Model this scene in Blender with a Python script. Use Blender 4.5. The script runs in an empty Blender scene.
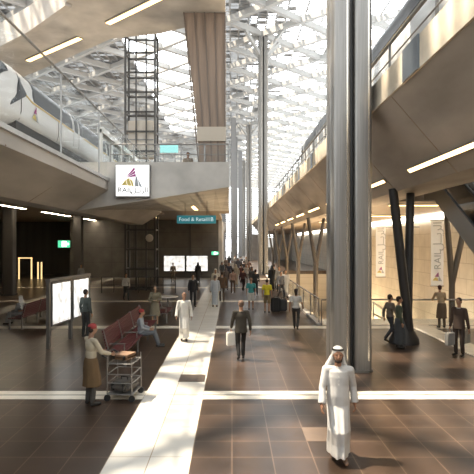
import bpy, bmesh, math, random
from mathutils import Vector, Matrix, Euler, noise
random.seed(7)
S = bpy.context.scene
C = S.collection
PI = math.pi
V = Vector

# ------------------------------------------------------------------ camera
CAMZ, F, VX, VY = 3.45, 500.0, 232.0, 243.0
cam = bpy.data.cameras.new('camera')
cam.sensor_width = 36; cam.lens = 36*F/474
cam.shift_x = (237-VX)/474; cam.shift_y = -(237-VY)/474
cam.clip_end = 2000; cam.clip_start = .05
co = bpy.data.objects.new('camera', cam); C.objects.link(co)
co.location = (0, 0, CAMZ); co.rotation_euler = (PI/2, 0, 0)
S.camera = co
def X(px, D): return (px-VX)*D/F
def Z(py, D): return CAMZ-(py-VY)*D/F
def DF(py): return CAMZ*F/(py-VY)      # depth of a floor point

# --------------------------------------------------------------- materials
MATS = {}
def mat(name, col, rough=.6, metal=0, noise_amt=0, scale=3, emit=0, ecol=None, bump=0, stretch=None, spec=.5, coat=0):
    if name in MATS: return MATS[name]
    m = bpy.data.materials.new(name); m.use_nodes = True
    nt = m.node_tree; b = nt.nodes['Principled BSDF']
    b.inputs['Base Color'].default_value = (*col, 1)
    b.inputs['Roughness'].default_value = rough
    b.inputs['Metallic'].default_value = metal
    b.inputs['Specular IOR Level'].default_value = spec
    b.inputs['Coat Weight'].default_value = coat
    if emit:
        b.inputs['Emission Color'].default_value = (*(ecol or col), 1)
        b.inputs['Emission Strength'].default_value = emit
    if noise_amt or bump:
        tc = nt.nodes.new('ShaderNodeTexCoord'); mp = nt.nodes.new('ShaderNodeMapping')
        nt.links.new(tc.outputs['Object'], mp.inputs['Vector'])
        if stretch: mp.inputs['Scale'].default_value = stretch
        n = nt.nodes.new('ShaderNodeTexNoise'); n.inputs['Scale'].default_value = scale; n.inputs['Detail'].default_value = 6
        nt.links.new(mp.outputs['Vector'], n.inputs['Vector'])
        if noise_amt:
            mx = nt.nodes.new('ShaderNodeMix'); mx.data_type = 'RGBA'
            mx.inputs[6].default_value = (*[max(0, c*(1-noise_amt)) for c in col], 1)
            mx.inputs[7].default_value = (*[min(1, c*(1+noise_amt)) for c in col], 1)
            mr = nt.nodes.new('ShaderNodeMapRange'); mr.inputs[1].default_value = .3; mr.inputs[2].default_value = .7
            nt.links.new(n.outputs['Fac'], mr.inputs[0]); nt.links.new(mr.outputs[0], mx.inputs[0])
            nt.links.new(mx.outputs[2], b.inputs['Base Color'])
        if bump:
            bp = nt.nodes.new('ShaderNodeBump'); bp.inputs['Strength'].default_value = bump; bp.inputs['Distance'].default_value = .02
            nt.links.new(n.outputs['Fac'], bp.inputs['Height']); nt.links.new(bp.outputs[0], b.inputs['Normal'])
    MATS[name] = m
    return m

def tile_mat(name, c1, c2, mortar, w, h, off=(0, 0), rough=.3, plane='XY', msize=.012, dirt=.25, offset=0, bump=.0, coat=0):
    m = bpy.data.materials.new(name); m.use_nodes = True
    nt = m.node_tree; b = nt.nodes['Principled BSDF']
    tc = nt.nodes.new('ShaderNodeTexCoord')
    sp = nt.nodes.new('ShaderNodeSeparateXYZ'); cb = nt.nodes.new('ShaderNodeCombineXYZ')
    nt.links.new(tc.outputs['Object'], sp.inputs[0])
    nt.links.new(sp.outputs['XYZ'.index(plane[0])], cb.inputs[0]); nt.links.new(sp.outputs['XYZ'.index(plane[1])], cb.inputs[1])
    mp = nt.nodes.new('ShaderNodeMapping'); mp.inputs['Location'].default_value = (-off[0], -off[1], 0)
    nt.links.new(cb.outputs[0], mp.inputs['Vector'])
    br = nt.nodes.new('ShaderNodeTexBrick'); br.offset = offset; br.squash = 1
    br.inputs['Scale'].default_value = 1; br.inputs['Brick Width'].default_value = w; br.inputs['Row Height'].default_value = h
    br.inputs['Mortar Size'].default_value = msize/2; br.inputs['Mortar Smooth'].default_value = .1
    br.inputs['Color1'].default_value = (*c1, 1); br.inputs['Color2'].default_value = (*c2, 1); br.inputs['Mortar'].default_value = (*mortar, 1)
    nt.links.new(mp.outputs[0], br.inputs['Vector'])
    n = nt.nodes.new('ShaderNodeTexNoise'); n.inputs['Scale'].default_value = 1.1; n.inputs['Detail'].default_value = 3
    nt.links.new(mp.outputs[0], n.inputs['Vector'])
    mr = nt.nodes.new('ShaderNodeMapRange'); mr.inputs[1].default_value = .25; mr.inputs[2].default_value = .75
    mr.inputs[3].default_value = 1-dirt; mr.inputs[4].default_value = 1+dirt
    nt.links.new(n.outputs['Fac'], mr.inputs[0])
    mx = nt.nodes.new('ShaderNodeMix'); mx.data_type = 'RGBA'; mx.blend_type = 'MULTIPLY'; mx.inputs[0].default_value = 1
    nt.links.new(br.outputs['Color'], mx.inputs[6]); nt.links.new(mr.outputs[0], mx.inputs[7])
    nt.links.new(mx.outputs[2], b.inputs['Base Color'])
    rr = nt.nodes.new('ShaderNodeMapRange'); rr.inputs[3].default_value = rough*.95; rr.inputs[4].default_value = rough*1.08
    nt.links.new(n.outputs['Fac'], rr.inputs[0]); nt.links.new(rr.outputs[0], b.inputs['Roughness'])
    b.inputs['Coat Weight'].default_value = coat; b.inputs['Specular IOR Level'].default_value = .38
    return m

def glass_mat(name, tint=(.95, .97, .97), refl=.12, rough=.03, fres=.18):
    m = bpy.data.materials.new(name); m.use_nodes = True
    nt = m.node_tree; nt.nodes.clear()
    o = nt.nodes.new('ShaderNodeOutputMaterial'); t = nt.nodes.new('ShaderNodeBsdfTransparent'); g = nt.nodes.new('ShaderNodeBsdfGlossy')
    t.inputs[0].default_value = (*tint, 1); g.inputs['Roughness'].default_value = rough
    lw = nt.nodes.new('ShaderNodeLayerWeight'); lw.inputs['Blend'].default_value = .35
    ma = nt.nodes.new('ShaderNodeMath'); ma.operation = 'MULTIPLY_ADD'; ma.inputs[1].default_value = fres; ma.inputs[2].default_value = refl*.4
    mx = nt.nodes.new('ShaderNodeMixShader')
    nt.links.new(lw.outputs['Fresnel'], ma.inputs[0]); nt.links.new(ma.outputs[0], mx.inputs[0])
    nt.links.new(t.outputs[0], mx.inputs[1]); nt.links.new(g.outputs[0], mx.inputs[2]); nt.links.new(mx.outputs[0], o.inputs[0])
    return m

conc = mat('concrete', (.50, .475, .44), .75, noise_amt=.22, scale=.8, bump=.2)
conc_w = mat('warm concrete', (.62, .54, .42), .75, noise_amt=.3, scale=.9, bump=.2)
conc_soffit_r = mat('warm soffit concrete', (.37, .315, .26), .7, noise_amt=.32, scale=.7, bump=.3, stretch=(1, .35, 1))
conc_soffit = mat('board marked concrete', (.48, .45, .41), .7, noise_amt=.28, scale=.7, bump=.25, stretch=(1, .3, 1))
conc_l = mat('pale concrete', (.50, .47, .43), .8, noise_amt=.15, scale=.8)
steel = mat('brushed steel', (.30, .29, .275), .48, .9, noise_amt=.12, scale=4, stretch=(6, 6, .2))
steel_d = mat('dark steel', (.09, .088, .085), .45, .6)
steel_m = mat('grey steel', (.25, .245, .235), .4, .7)
blue_steel = mat('blue grey steel panel', (.17, .20, .23), .4, .5)
roofm = mat('roof steel', (.50, .495, .48), .6, .2)
louvm = mat('roof louvre metal', (.42, .425, .43), .5, .3)
white_p = mat('white paint', (.78, .77, .74), .35, coat=.3)
train_w = mat('train white', (.66, .66, .66), .4, coat=.15)
dark_glass = mat('dark glazing', (.03, .035, .042), .3, .0, spec=.12)
black = mat('black rubber', (.02, .02, .02), .6)
gold = mat('gold stripe', (.55, .38, .08), .4)
purple = mat('logo purple', (.32, .03, .22), .6)
lyellow = mat('logo yellow', (.68, .55, .18), .6)
lgrey = mat('logo grey', (.42, .45, .48), .6)
lettergrey = mat('letter grey', (.50, .51, .51), .6)
letterdark = mat('sign letter grey', (.07, .075, .075), .6)
lightwhite = mat('lit sign face', (1, 1, 1), .5, emit=.85, ecol=(1, .99, .97))
tube_l = mat('warm tube light', (1, .85, .6), .5, emit=3.6, ecol=(1, .66, .26))
tube_w = mat('soffit tube light', (1, .85, .6), .5, emit=5, ecol=(1, .68, .30))
tube_h = mat('hall tube light', (1, .85, .6), .5, emit=26, ecol=(1, .84, .62))
cove = mat('cove light', (1, .93, .8), .5, emit=7, ecol=(1, .94, .84))
greenlit = mat('exit green', (.1, .6, .3), .5, emit=.9, ecol=(.12, .85, .45))
teal = mat('teal sign face', (.03, .20, .24), .4, emit=.25, ecol=(.05, .42, .50))
tealtext = mat('pale sign lettering', (.8, .9, .9), .5, emit=.5, ecol=(.8, .95, 1))
redp = mat('red lacquered slats', (.085, .010, .011), .5)
tower_m = mat('brown ribbed cladding', (.27, .20, .15), .55, .2, noise_amt=.25, scale=1.5, stretch=(3, 3, .2))
wall_dark = tile_mat('dark wall panels', (.13, .12, .108), (.145, .135, .12), (.03, .028, .025), 3.0, 1.5, plane='XZ', rough=.6, dirt=.2)
stone_w = tile_mat('sandstone wall', (.56, .52, .45), (.60, .56, .48), (.40, .36, .30), 1.6, .8, plane='YZ', rough=.7, dirt=.12, offset=.5, msize=.03)
floor_m = tile_mat('brown floor tiles', (.041, .027, .019), (.058, .037, .026), (.14, .095, .065), .652, .652, off=(0, .23), rough=.30, msize=.02, dirt=.22)
path_m = tile_mat('cream path stone', (.62, .60, .55), (.69, .665, .615), (.40, .33, .25), .665, 1.304, off=(-.65, .23), rough=.25, msize=.018, dirt=.06)
strip_m = mat('cream strip stone', (.86, .80, .68), .25, noise_amt=.08, scale=2)
strip_d = mat('strip joint', (.3, .22, .15), .5)
grate_m = mat('drain grate', (.13, .10, .08), .5, .3)
tantile = mat('tan floor tile', (.17, .12, .085), .28, noise_amt=.12)
glass = glass_mat('clear glass')
glass2 = glass_mat('screen glass', (.97, .98, .98), .015, .05, .02)

def translucent(name, col, amt):
    m = mat(name, col, .7); nt = m.node_tree; b = nt.nodes['Principled BSDF']; o = nt.nodes['Material Output']
    t = nt.nodes.new('ShaderNodeBsdfTranslucent'); t.inputs[0].default_value = (*col, 1)
    mx = nt.nodes.new('ShaderNodeMixShader'); mx.inputs[0].default_value = amt
    nt.links.new(b.outputs[0], mx.inputs[1]); nt.links.new(t.outputs[0], mx.inputs[2]); nt.links.new(mx.outputs[0], o.inputs[0])
    return m
# ------------------------------------------------------------ mesh builder
class MB:
    def __init__(s): s.bm = bmesh.new()
    def verts_faces(s, vs, fs):
        bv = [s.bm.verts.new(v) for v in vs]
        for f in fs:
            try: s.bm.faces.new([bv[i] for i in f])
            except ValueError: pass
        return s
    def box(s, a, b):
        x0, y0, z0 = [min(a[i], b[i]) for i in range(3)]; x1, y1, z1 = [max(a[i], b[i]) for i in range(3)]
        vs = [(x0,y0,z0),(x1,y0,z0),(x1,y1,z0),(x0,y1,z0),(x0,y0,z1),(x1,y0,z1),(x1,y1,z1),(x0,y1,z1)]
        return s.verts_faces(vs, [(0,3,2,1),(4,5,6,7),(0,1,5,4),(1,2,6,5),(2,3,7,6),(3,0,4,7)])
    def bar(s, p, q, w, h, up=(0, 0, 1)):
        p, q = V(p), V(q); d = (q-p).normalized(); u = V(up)
        if abs(d.dot(u)) > .98: u = V((0, 1, 0))
        r = d.cross(u).normalized(); u = r.cross(d)
        vs = [c + r*(w/2*i) + u*(h/2*j) for c in (p, q) for i, j in ((-1,-1),(1,-1),(1,1),(-1,1))]
        return s.verts_faces(vs, [(0,1,2,3),(7,6,5,4),(0,4,5,1),(1,5,6,2),(2,6,7,3),(3,7,4,0)])
    def prism(s, poly, a, b, axis='Z'):
        n = len(poly); vs = []
        for t in (a, b):
            for u, v in poly:
                vs.append({'Z': (u, v, t), 'Y': (u, t, v), 'X': (t, u, v)}[axis])
        return s.verts_faces(vs, [tuple(range(n)), tuple(range(2*n-1, n-1, -1))] + [(i, (i+1) % n + 0, (i+1) % n + n, i+n) for i in range(n)])
    def loft(s, rings, cap=True, closed=True):
        n = len(rings[0]); vs = [v for r in rings for v in r]; fs = []
        for k in range(len(rings)-1):
            for i in range(n if closed else n-1):
                j = (i+1) % n
                fs.append((k*n+i, k*n+j, (k+1)*n+j, (k+1)*n+i))
        if cap: fs += [tuple(range(n-1, -1, -1)), tuple(range((len(rings)-1)*n, len(rings)*n))]
        return s.verts_faces(vs, fs)
    def cyl(s, p, q, r0, r1=None, n=12):
        r1 = r0 if r1 is None else r1
        p, q = V(p), V(q); d = (q-p).normalized(); u = V((0, 0, 1)) if abs(d.z) < .95 else V((0, 1, 0))
        a = d.cross(u).normalized(); b = d.cross(a)
        return s.loft([[c + a*(r*math.cos(2*PI*i/n)) + b*(r*math.sin(2*PI*i/n)) for i in range(n)] for c, r in ((p, r0), (q, r1))])
    def tube(s, pts, r, n=8):
        for i in range(len(pts)-1): s.cyl(pts[i], pts[i+1], r, r, n)
        for p in pts[1:-1]: s.ell(p, (r, r, r), n, 4)
        return s
    def ell(s, c, r, n=12, m=8, rot=None):
        c = V(c); rings = []; rot = rot or Matrix.Identity(3)
        for k in range(m+1):
            t = PI*k/m - PI/2; q = max(math.cos(t), .02); zz = math.sin(t)
            rings.append([c + rot @ V((r[0]*q*math.cos(2*PI*i/n), r[1]*q*math.sin(2*PI*i/n), r[2]*zz)) for i in range(n)])
        return s.loft(rings)
    def cap(s, p, q, r0, r1, n=10):
        """tapered capsule"""
        p, q = V(p), V(q); d = (q-p); L = d.length
        if L < 1e-5: return s.ell(p, (r0,)*3)
        d /= L; u = V((0, 0, 1)) if abs(d.z) < .95 else V((0, 1, 0))
        a = d.cross(u).normalized(); b = d.cross(a); rings = []
        for t in (-88, -60, -30, 0):
            t = math.radians(t); rings.append((p + d*(r0*math.sin(t)), r0*math.cos(t)))
        for t in (0, 30, 60, 88):
            t = math.radians(t); rings.append((q + d*(r1*math.sin(t)), r1*math.cos(t)))
        return s.loft([[c + a*(r*math.cos(2*PI*i/n)) + b*(r*math.sin(2*PI*i/n)) for i in range(n)] for c, r in rings])
    def torus(s, c, R, r, axis='Z', n=24, m=6, sc=(1, 1)):
        c = V(c); rings = []
        for i in range(n):
            t = 2*PI*i/n; ring = []
            for j in range(m):
                f = 2*PI*j/m; rr = R + r*math.cos(f)
                p = V((rr*math.cos(t)*sc[0], rr*math.sin(t)*sc[1], r*math.sin(f)))
                if axis == 'X': p = V((p.z, p.x, p.y))
                if axis == 'Y': p = V((p.x, p.z, p.y))
                ring.append(c+p)
            rings.append(ring)
        rings.append(rings[0])
        return s.loft(rings, cap=False)
    def build(s, name, m, parent=None, smooth=False, bevel=0, local=False, angle=40):
        bm = s.bm
        bmesh.ops.remove_doubles(bm, verts=bm.verts, dist=1e-5)
        bmesh.ops.recalc_face_normals(bm, faces=bm.faces)
        if bevel:
            es = [e for e in bm.edges if len(e.link_faces) == 2 and e.calc_face_angle(0) > .6]
            bmesh.ops.bevel(bm, geom=es, offset=bevel, segments=2, affect='EDGES', clamp_overlap=True)
        if parent is not None and not local:
            bmesh.ops.transform(bm, matrix=world_of(parent).inverted(), verts=bm.verts)
        me = bpy.data.meshes.new(name); bm.to_mesh(me); bm.free()
        me.materials.append(m)
        if smooth:
            me.shade_smooth()
            me.set_sharp_from_angle(angle=math.radians(angle))
        return link(name, me, parent)
def link(name, me, parent=None):
    o = bpy.data.objects.new(name, me); C.objects.link(o)
    if parent is not None: o.parent = parent
    return o
def world_of(o):
    m = Matrix.LocRotScale(o.location, o.rotation_euler, o.scale)
    return world_of(o.parent) @ m if o.parent else m
def tag(o, label=None, cat=None, group=None, kind=None):
    if label: o['label'] = label
    if cat: o['category'] = cat
    if group: o['group'] = group
    if kind: o['kind'] = kind
    return o
def thing(name, label, cat, loc=(0, 0, 0), rz=0, group=None):
    o = bpy.data.objects.new(name, None); C.objects.link(o)
    o.empty_display_size = .2
    o.location = loc; o.rotation_euler = (0, 0, rz)
    return tag(o, label, cat, group)
def copy_tree(o, parent=None):
    c = o.copy(); C.objects.link(c); c.parent = parent
    for ch in [x for x in KIDS.get(o.name, [])] or list(o.children): copy_tree(ch, c)
    return c
KIDS = {}
def dup(o, loc, rz, label=None, group=None):
    c = copy_tree(o); c.location = loc; c.rotation_euler = (0, 0, rz)
    if label: c['label'] = label
    if group: c['group'] = group
    return c
def struct(name, mb, m, **k): return tag(mb.build(name, m, **k), kind='structure')

def text_mesh(name, body, size, m, parent, loc, rot=(PI/2, 0, 0), extrude=.004, align='CENTER', offset=0.0):
    cu = bpy.data.curves.new(name, 'FONT'); cu.body = body; cu.size = size; cu.extrude = extrude
    cu.align_x = align; cu.align_y = 'CENTER'; cu.offset = offset; cu.resolution_u = 3
    t = bpy.data.objects.new('t', cu); C.objects.link(t)
    dg = bpy.context.evaluated_depsgraph_get()
    me = bpy.data.meshes.new_from_object(t.evaluated_get(dg))
    bpy.data.objects.remove(t); me.name = name
    M = Matrix.LocRotScale(V(loc), Euler(rot), None)
    if parent is not None: M = world_of(parent).inverted() @ M
    me.transform(M)
    me.materials.clear(); me.materials.append(m)
    return link(name, me, parent)

# ------------------------------------------------------------------ people
def blob(name, mb, vox, m, parent, smooth=3, fac=.5):
    me = bpy.data.meshes.new(name); bmesh.ops.recalc_face_normals(mb.bm, faces=mb.bm.faces); mb.bm.to_mesh(me); mb.bm.free()
    t = bpy.data.objects.new('t', me); C.objects.link(t)
    r = t.modifiers.new('r', 'REMESH'); r.mode = 'VOXEL'; r.voxel_size = vox; r.use_smooth_shade = True
    if smooth:
        q = t.modifiers.new('s', 'SMOOTH'); q.iterations = smooth; q.factor = fac
    dg = bpy.context.evaluated_depsgraph_get()
    out = bpy.data.meshes.new_from_object(t.evaluated_get(dg))
    bpy.data.objects.remove(t); bpy.data.meshes.remove(me)
    out.name = name; out.materials.clear(); out.materials.append(m); out.shade_smooth()
    return link(name, out, parent)

def mirrored(d, s): return {k: V((v[0]*s, v[1], v[2])) for k, v in d.items()}
def joints(pose, o):
    """local space, facing -Y, 1.75 m tall"""
    J = dict(pel=V((0, 0, .95)), che=V((0, 0, 1.24)), nek=V((0, .005, 1.45)), head=V((0, -.015, 1.63)))
    A = {}
    for s in (-1, 1):
        A[s] = dict(sh=V((s*.185, .0, 1.40)), el=V((s*.235, .025, 1.12)), wr=V((s*.25, -.04, .87)),
                    hp=V((s*.09, 0, .92)), kn=V((s*.10, -.02, .50)), an=V((s*.105, .02, .09)), toe=V((s*.125, -.15, .035)))
    st = o.get('stride', .24)
    if pose == 'walk':
        f = o.get('lead', 1)
        for s in (-1, 1):
            if s == f:
                A[s].update(kn=V((s*.09, -.20, .51)), an=V((s*.08, -st, .10)), toe=V((s*.09, -st-.17, .055)))
                A[s].update(el=V((s*.245, .10, 1.14)), wr=V((s*.265, .07, .88)))
            else:
                A[s].update(kn=V((s*.09, -.02, .49)), an=V((s*.08, st, .16)), toe=V((s*.09, st-.14, .035)))
                A[s].update(el=V((s*.245, -.06, 1.13)), wr=V((s*.265, -.20, .92)))
        for k in J: J[k].z -= .02
        for s in A:
            for k in ('sh', 'el', 'wr', 'hp'): A[s][k].z -= .02
    if pose == 'sit':
        dz = -.47
        for k in J: J[k].z += dz
        J['che'].y += .02; J['nek'].y += .02; J['head'].y += -.01
        for s in (-1, 1):
            for k in ('sh', 'el', 'wr', 'hp'): A[s][k].z += dz
            A[s].update(kn=V((s*.13, -.44, .50)), an=V((s*.13, -.46-o.get('out', .1), .09)), toe=V((s*.15, -.66-o.get('out', .1), .04)),
                        el=V((s*.25, -.05, .68)), wr=V((s*.14, -.30, .60)))
    if pose == 'push':
        for s in (-1, 1): A[s].update(el=V((s*.235, -.12, 1.16)), wr=V((s*.2, -.36, 1.08)))
        J['head'].y -= .03
    if pose == 'lean':
        for k in ('che', 'nek', 'head'): J[k].y -= .12 if k == 'che' else .2
        for s in (-1, 1):
            A[s]['sh'].y -= .18; A[s].update(el=V((s*.27, -.28, 1.14)), wr=V((s*.18, -.46, 1.16)))
    if pose == 'crossed':
        for s in (-1, 1): A[s].update(el=V((s*.25, .0, 1.12)), wr=V((s*.06, -.20, 1.13)))
    if pose == 'cases':
        for s in (-1, 1): A[s].update(wr=V((s*.29, .02, .84)))
    for k, v in o.get('adj', {}).items():
        if k in J: J[k] = V(v)
        else: A[1 if k[-1] == 'L' else -1][k[:-1]] = V(v)
    return J, A

def hand(mb, el, wr, s, lod):
    d = (wr-el).normalized(); side = V((-s, 0, 0)); fwd = V((0, -1, 0))
    thumbdir = (fwd - d*fwd.dot(d)).normalized()
    palm = wr + d*.05
    mb.cap(wr, wr+d*.035, .026, .028, 8)
    across = thumbdir
    for i in range(4):                       # palm rays
        a = (i-1.5)*.019
        mb.cap(wr+d*.03+across*(-a*.6), wr+d*.085+across*(-a), .0135, .0125, 8)
    curl = (side*.55).normalized() if side.length else side
    for i, L in enumerate((.070, .078, .072, .056)):
        a = -(i-1.5)*.0195
        b0 = wr+d*.085+across*a
        b1 = b0 + (d*.9+curl*.25).normalized()*L*.5
        b2 = b1 + (d*.75+curl*.6).normalized()*L*.3
        b3 = b2 + (d*.5+curl*.85).normalized()*L*.25
        mb.cap(b0, b1, .0098, .0092, 8); mb.cap(b1, b2, .0092, .0086, 8); mb.cap(b2, b3, .0086, .0076, 8)
    t0 = wr+d*.03+across*.022; t1 = t0+(d*.5+across*.8).normalized()*.038; t2 = t1+(d*.95+across*.3+curl*.3).normalized()*.034
    mb.cap(t0, t1, .0125, .011, 8); mb.cap(t1, t2, .011, .009, 8)

SK = {}
def cloth(col, rough=.85):
    k = 'cloth %.3f %.3f %.3f' % col
    return mat(k, col, rough, noise_amt=.05, scale=9, bump=.12)
def skin(c): return mat('skin %.2f' % c[0], c, .55)

def ringset(rows, n=28, folds=0, fn=11, seed=0, fz=1.0):
    rings = []
    z_top = rows[0][0].z; z_bot = rows[-1][0].z
    for c, rx, ry in rows:
        k = (z_top-c.z)/max(z_top-z_bot, .01)
        ring = []
        for i in range(n):
            a = 2*PI*i/n
            w = 1 + folds*(k**fz)*(math.sin(fn*a+seed+k*1.2)*.6 + math.sin((fn//2+2)*a+seed*2.1-k)*.5+.8)
            ring.append(V((c.x+rx*w*math.cos(a), c.y+ry*w*math.sin(a), c.z)))
        rings.append(ring)
    return rings

def person(loc, rz, h, label, pose='stand', top=None, bottom=None, robe=None, skirt=None, hair=(.03, .02, .015), cap_=None, scarf=None,
           agal=False, beard=False, shoes=(.02, .018, .016), sleeve='long', sk=(.36, .20, .12), lod=0, group=None, bun=False, **o):
    vox = (.028, .018, .0115, .0075)[lod]
    s0 = h/1.75
    r = thing('person', label, 'person', loc, rz, group); r.scale = (s0, s0, s0)
    J, A = joints(pose, o)
    w = o.get('build', 1.0)
    # body
    b = MB()
    H = J['head']; N = J['nek']; Ch = J['che']; P = J['pel']
    tilt = V((0, H.y-N.y, 0))
    b.ell(H+V((0, .008, .03)), (.074, .092, .088), 16, 12)
    b.ell(H+V((0, -.018, -.03)), (.060, .070, .080), 16, 12)
    b.ell(H+V((0, -.036, -.075)), (.038, .042, .030), 12, 8)
    b.cap(H+V((0, -.088, .012)), H+V((0, -.106, -.022)), .009, .013, 8)
    b.cap(H+V((-.034, -.070, .030)), H+V((.034, -.070, .030)), .014, .014, 8)
    for s in (-1, 1):
        b.ell(H+V((s*.076, .012, -.005)), (.010, .020, .031), 8, 6)
        b.cap(H+V((s*.035, -.066, -.02)), H+V((s*.03, -.06, -.04)), .018, .014, 8)
    b.cap(H+V((-.018, -.088, -.048)), H+V((.018, -.088, -.048)), .0085, .0085, 8)
    b.cap(N+V((0, .01, -.03)), H+V((0, .012, -.06)), .056, .052, 12)
    b.ell(Ch+V((0, 0, .04)), (.150*w, .095, .17), 16, 10)
    b.ell(Ch.lerp(P, .55), (.125*w, .085, .15), 16, 10)
    b.ell(P, (.150*w, .10, .11), 16, 10)
    b.cap(Ch, P, .09, .10)
    for s in (-1, 1):
        a = A[s]
        b.cap(N+V((s*.03, .01, -.04)), a['sh'], .05, .048)
        b.cap(a['sh'], a['el'], .045, .036); b.cap(a['el'], a['wr'], .037, .025)
        hand(b, a['el'], a['wr'], s, lod)
        b.cap(a['hp'], a['kn'], .072, .050, 12); b.cap(a['kn'], a['an'], .050, .034, 12)
        b.cap(a['kn'].lerp(a['an'], .2)+V((0, .012, 0)), a['kn'].lerp(a['an'], .5)+V((0, .01, 0)), .048, .042, 10)
        b.cap(a['an']+V((0, .02, -.035)), a['toe'], .036, .026, 10)
    blob('body', b, vox, skin(sk), r, 2)
    # eyes
    if lod >= 2:
        for s in (-1, 1):
            e = MB().ell(H+V((s*.030, -.072, .006)), (.012, .007, .0055), 10, 6).build('eye', mat('eye white', (.09, .07, .06), .4), r, smooth=True, local=True)
            MB().ell(H+V((s*.030, -.077, .006)), (.006, .003, .0055), 8, 6).build('iris', black, e, smooth=True, local=True)
    # hair or headwear
    if hair and not scarf:
        q = MB(); q.ell(H+V((0, .022, .045)), (.084, .094, .086), 16, 10); q.ell(H+V((0, .05, .0)), (.076, .062, .075), 16, 10)
        if bun: q.ell(H+V((0, .115, .06)), (.04, .04, .04), 10, 8)
        if bun: q.cap(H+V((0, .07, 0)), H+V((0, .07, -.12)), .07, .05)
        blob('hair', q, max(vox, .012), cloth(hair), r, 2)
    if beard:
        q = MB(); q.ell(H+V((0, -.05, -.085)), (.042, .042, .034), 12, 8)
        for s in (-1, 1): q.cap(H+V((s*.062, -.01, -.035)), H+V((s*.035, -.055, -.085)), .014, .022)
        q.cap(H+V((-.022, -.092, -.036)), H+V((.022, -.092, -.036)), .006, .006)
        blob('beard', q, .0065, cloth((.035, .022, .016)), r, 2)
    if cap_:
        q = MB(); q.ell(H+V((0, .012, .06)), (.086, .102, .072), 16, 10); q.cyl(H+V((0, .012, .015)), H+V((0, .012, .07)), .096, .088, 18)
        blob('cap', q, max(vox, .012), cloth(cap_), r, 2)
    if scarf:
        q = MB(); q.ell(H+V((0, .030, .056)), (.091, .106, .084), 16, 12)
        for s in (-1, 1):
            q.cap(H+V((s*.078, .02, .02)), H+V((s*.10, .05, -.12)), .022, .026)
            q.cap(H+V((s*.10, .05, -.12)), V((s*.13, .05, N.z-.02)), .026, .03)
            q.cap(V((s*.13, .04, N.z-.03)), V((s*.12, .10, N.z-.22)), .028, .02)
        q.cap(H+V((0, .07, 0)), V((0, .10, N.z-.03)), .07, .085)
        q.cap(V((-.07, .10, N.z-.02)), V((-.07, .13, N.z-.28)), .05, .035); q.cap(V((.07, .10, N.z-.02)), V((.07, .13, N.z-.28)), .05, .035)
        if o.get('tail'):
            q.cap(H+V((-.08, .05, -.03)), H+V((-.17, .05, -.20)), .04, .045); q.cap(H+V((-.17, .05, -.20)), H+V((-.22, .07, -.34)), .045, .03)
        sc_o = blob('headscarf', q, max(vox, .011), cloth(scarf), r, 2)
        if agal:
            q = MB(); q.torus(H+V((0, .028, .082)), .088, .0085, n=24, sc=(1, 1.17)); q.torus(H+V((0, .028, .097)), .083, .0085, n=24, sc=(1, 1.17))
            q.build('agal', black, r, smooth=True, local=True)
    # clothes
    if robe:
        q = MB(); an = (A[-1]['an']+A[1]['an'])/2; kn = (A[-1]['kn']+A[1]['kn'])/2
        sp = abs(A[-1]['an'].y-A[1]['an'].y)/2; spk = abs(A[-1]['kn'].y-A[1]['kn'].y)/2
        if pose == 'sit':
            q.ell(Ch+V((0, 0, .03)), (.185, .13, .19)); q.ell(P, (.2, .16, .15))
            for s in (-1, 1): q.cap(A[s]['hp'], A[s]['kn'], .11, .10); q.cap(A[s]['kn'], A[s]['an']+V((0, 0, .08)), .10, .10)
        else:
            rows = [(N+V((0, 0, .0)), .058, .058), (N+V((0, 0, -.03)), .11, .085), (V((Ch.x, Ch.y, 1.37)), .165, .112), (V((0, Ch.y, 1.28)), .172*w, .130), (V((0, Ch.y, 1.15)), .166*w, .134),
                    (V((0, P.y-.01, 1.0)), .172*w, .140), (V((0, P.y, .85)), .172*w, .142), (V((kn.x, kn.y*.6, .65)), .162*w, .138+spk*.5), (V((kn.x, kn.y, .5)), .160*w, .135+spk*1.0),
                    (V((an.x, an.y*.8, .3)), .158*w, .135+sp*1.0), (V((an.x, an.y, .13)), .155*w, .14+sp*1.2)]
            q.loft(ringset(rows, 54, .10, 11, random.random()*6, 1.3))
        for s in (-1, 1):
            a = A[s]; q.cap(N+V((s*.03, .01, -.045)), a['sh'], .066, .066); q.cap(a['sh'], a['el'], .064, .057); q.cap(a['el'], a['el'].lerp(a['wr'], .35), .056, .052)
            q.cyl(a['el'].lerp(a['wr'], .2), a['wr']+(a['wr']-a['el']).normalized()*.0, .053, .062)
        ro = blob('thobe', q, max(vox, .010), cloth(robe, .8), r, 2)
        if lod >= 2:
            MB().torus(N+V((0, 0, -.005)), .062, .012, n=20).build('collar', cloth(robe, .8), ro, smooth=True, local=True)
            for zz in (1.36, 1.30, 1.24, 1.18): MB().ell((0, -.137+.05*max(0, zz-1.3), zz), (.007, .006, .007), 8, 6).build('button', white_p, ro, smooth=True, local=True)
    if top:
        q = MB(); j = o.get('jacket', 0)
        q.ell(Ch+V((0, 0, .05)), (.172*w, .118, .175), 16, 10); q.ell(Ch.lerp(P, .5), (.150*w, .110, .16), 16, 10); q.ell(P+V((0, 0, .02)), (.170*w, .125, .10), 16, 10)
        if j: q.loft(ringset([(Ch, .16*w, .11), (P+V((0, 0, .0)), .175*w, .135), (P+V((0, .0, -.13)), .19*w, .15)], 20))
        for s in (-1, 1):
            a = A[s]; q.cap(N+V((s*.04, .01, -.04)), a['sh'], .055, .062)
            if sleeve == 'long':
                q.cap(a['sh'], a['el'], .062, .054); q.cap(a['el'], a['el'].lerp(a['wr'], .85), .054, .043)
            elif sleeve == 'short':
                q.cap(a['sh'], a['sh'].lerp(a['el'], .65), .062, .060)
        to = blob('jacket' if j else 'shirt', q, max(vox, .011), cloth(top), r, 2)
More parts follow.
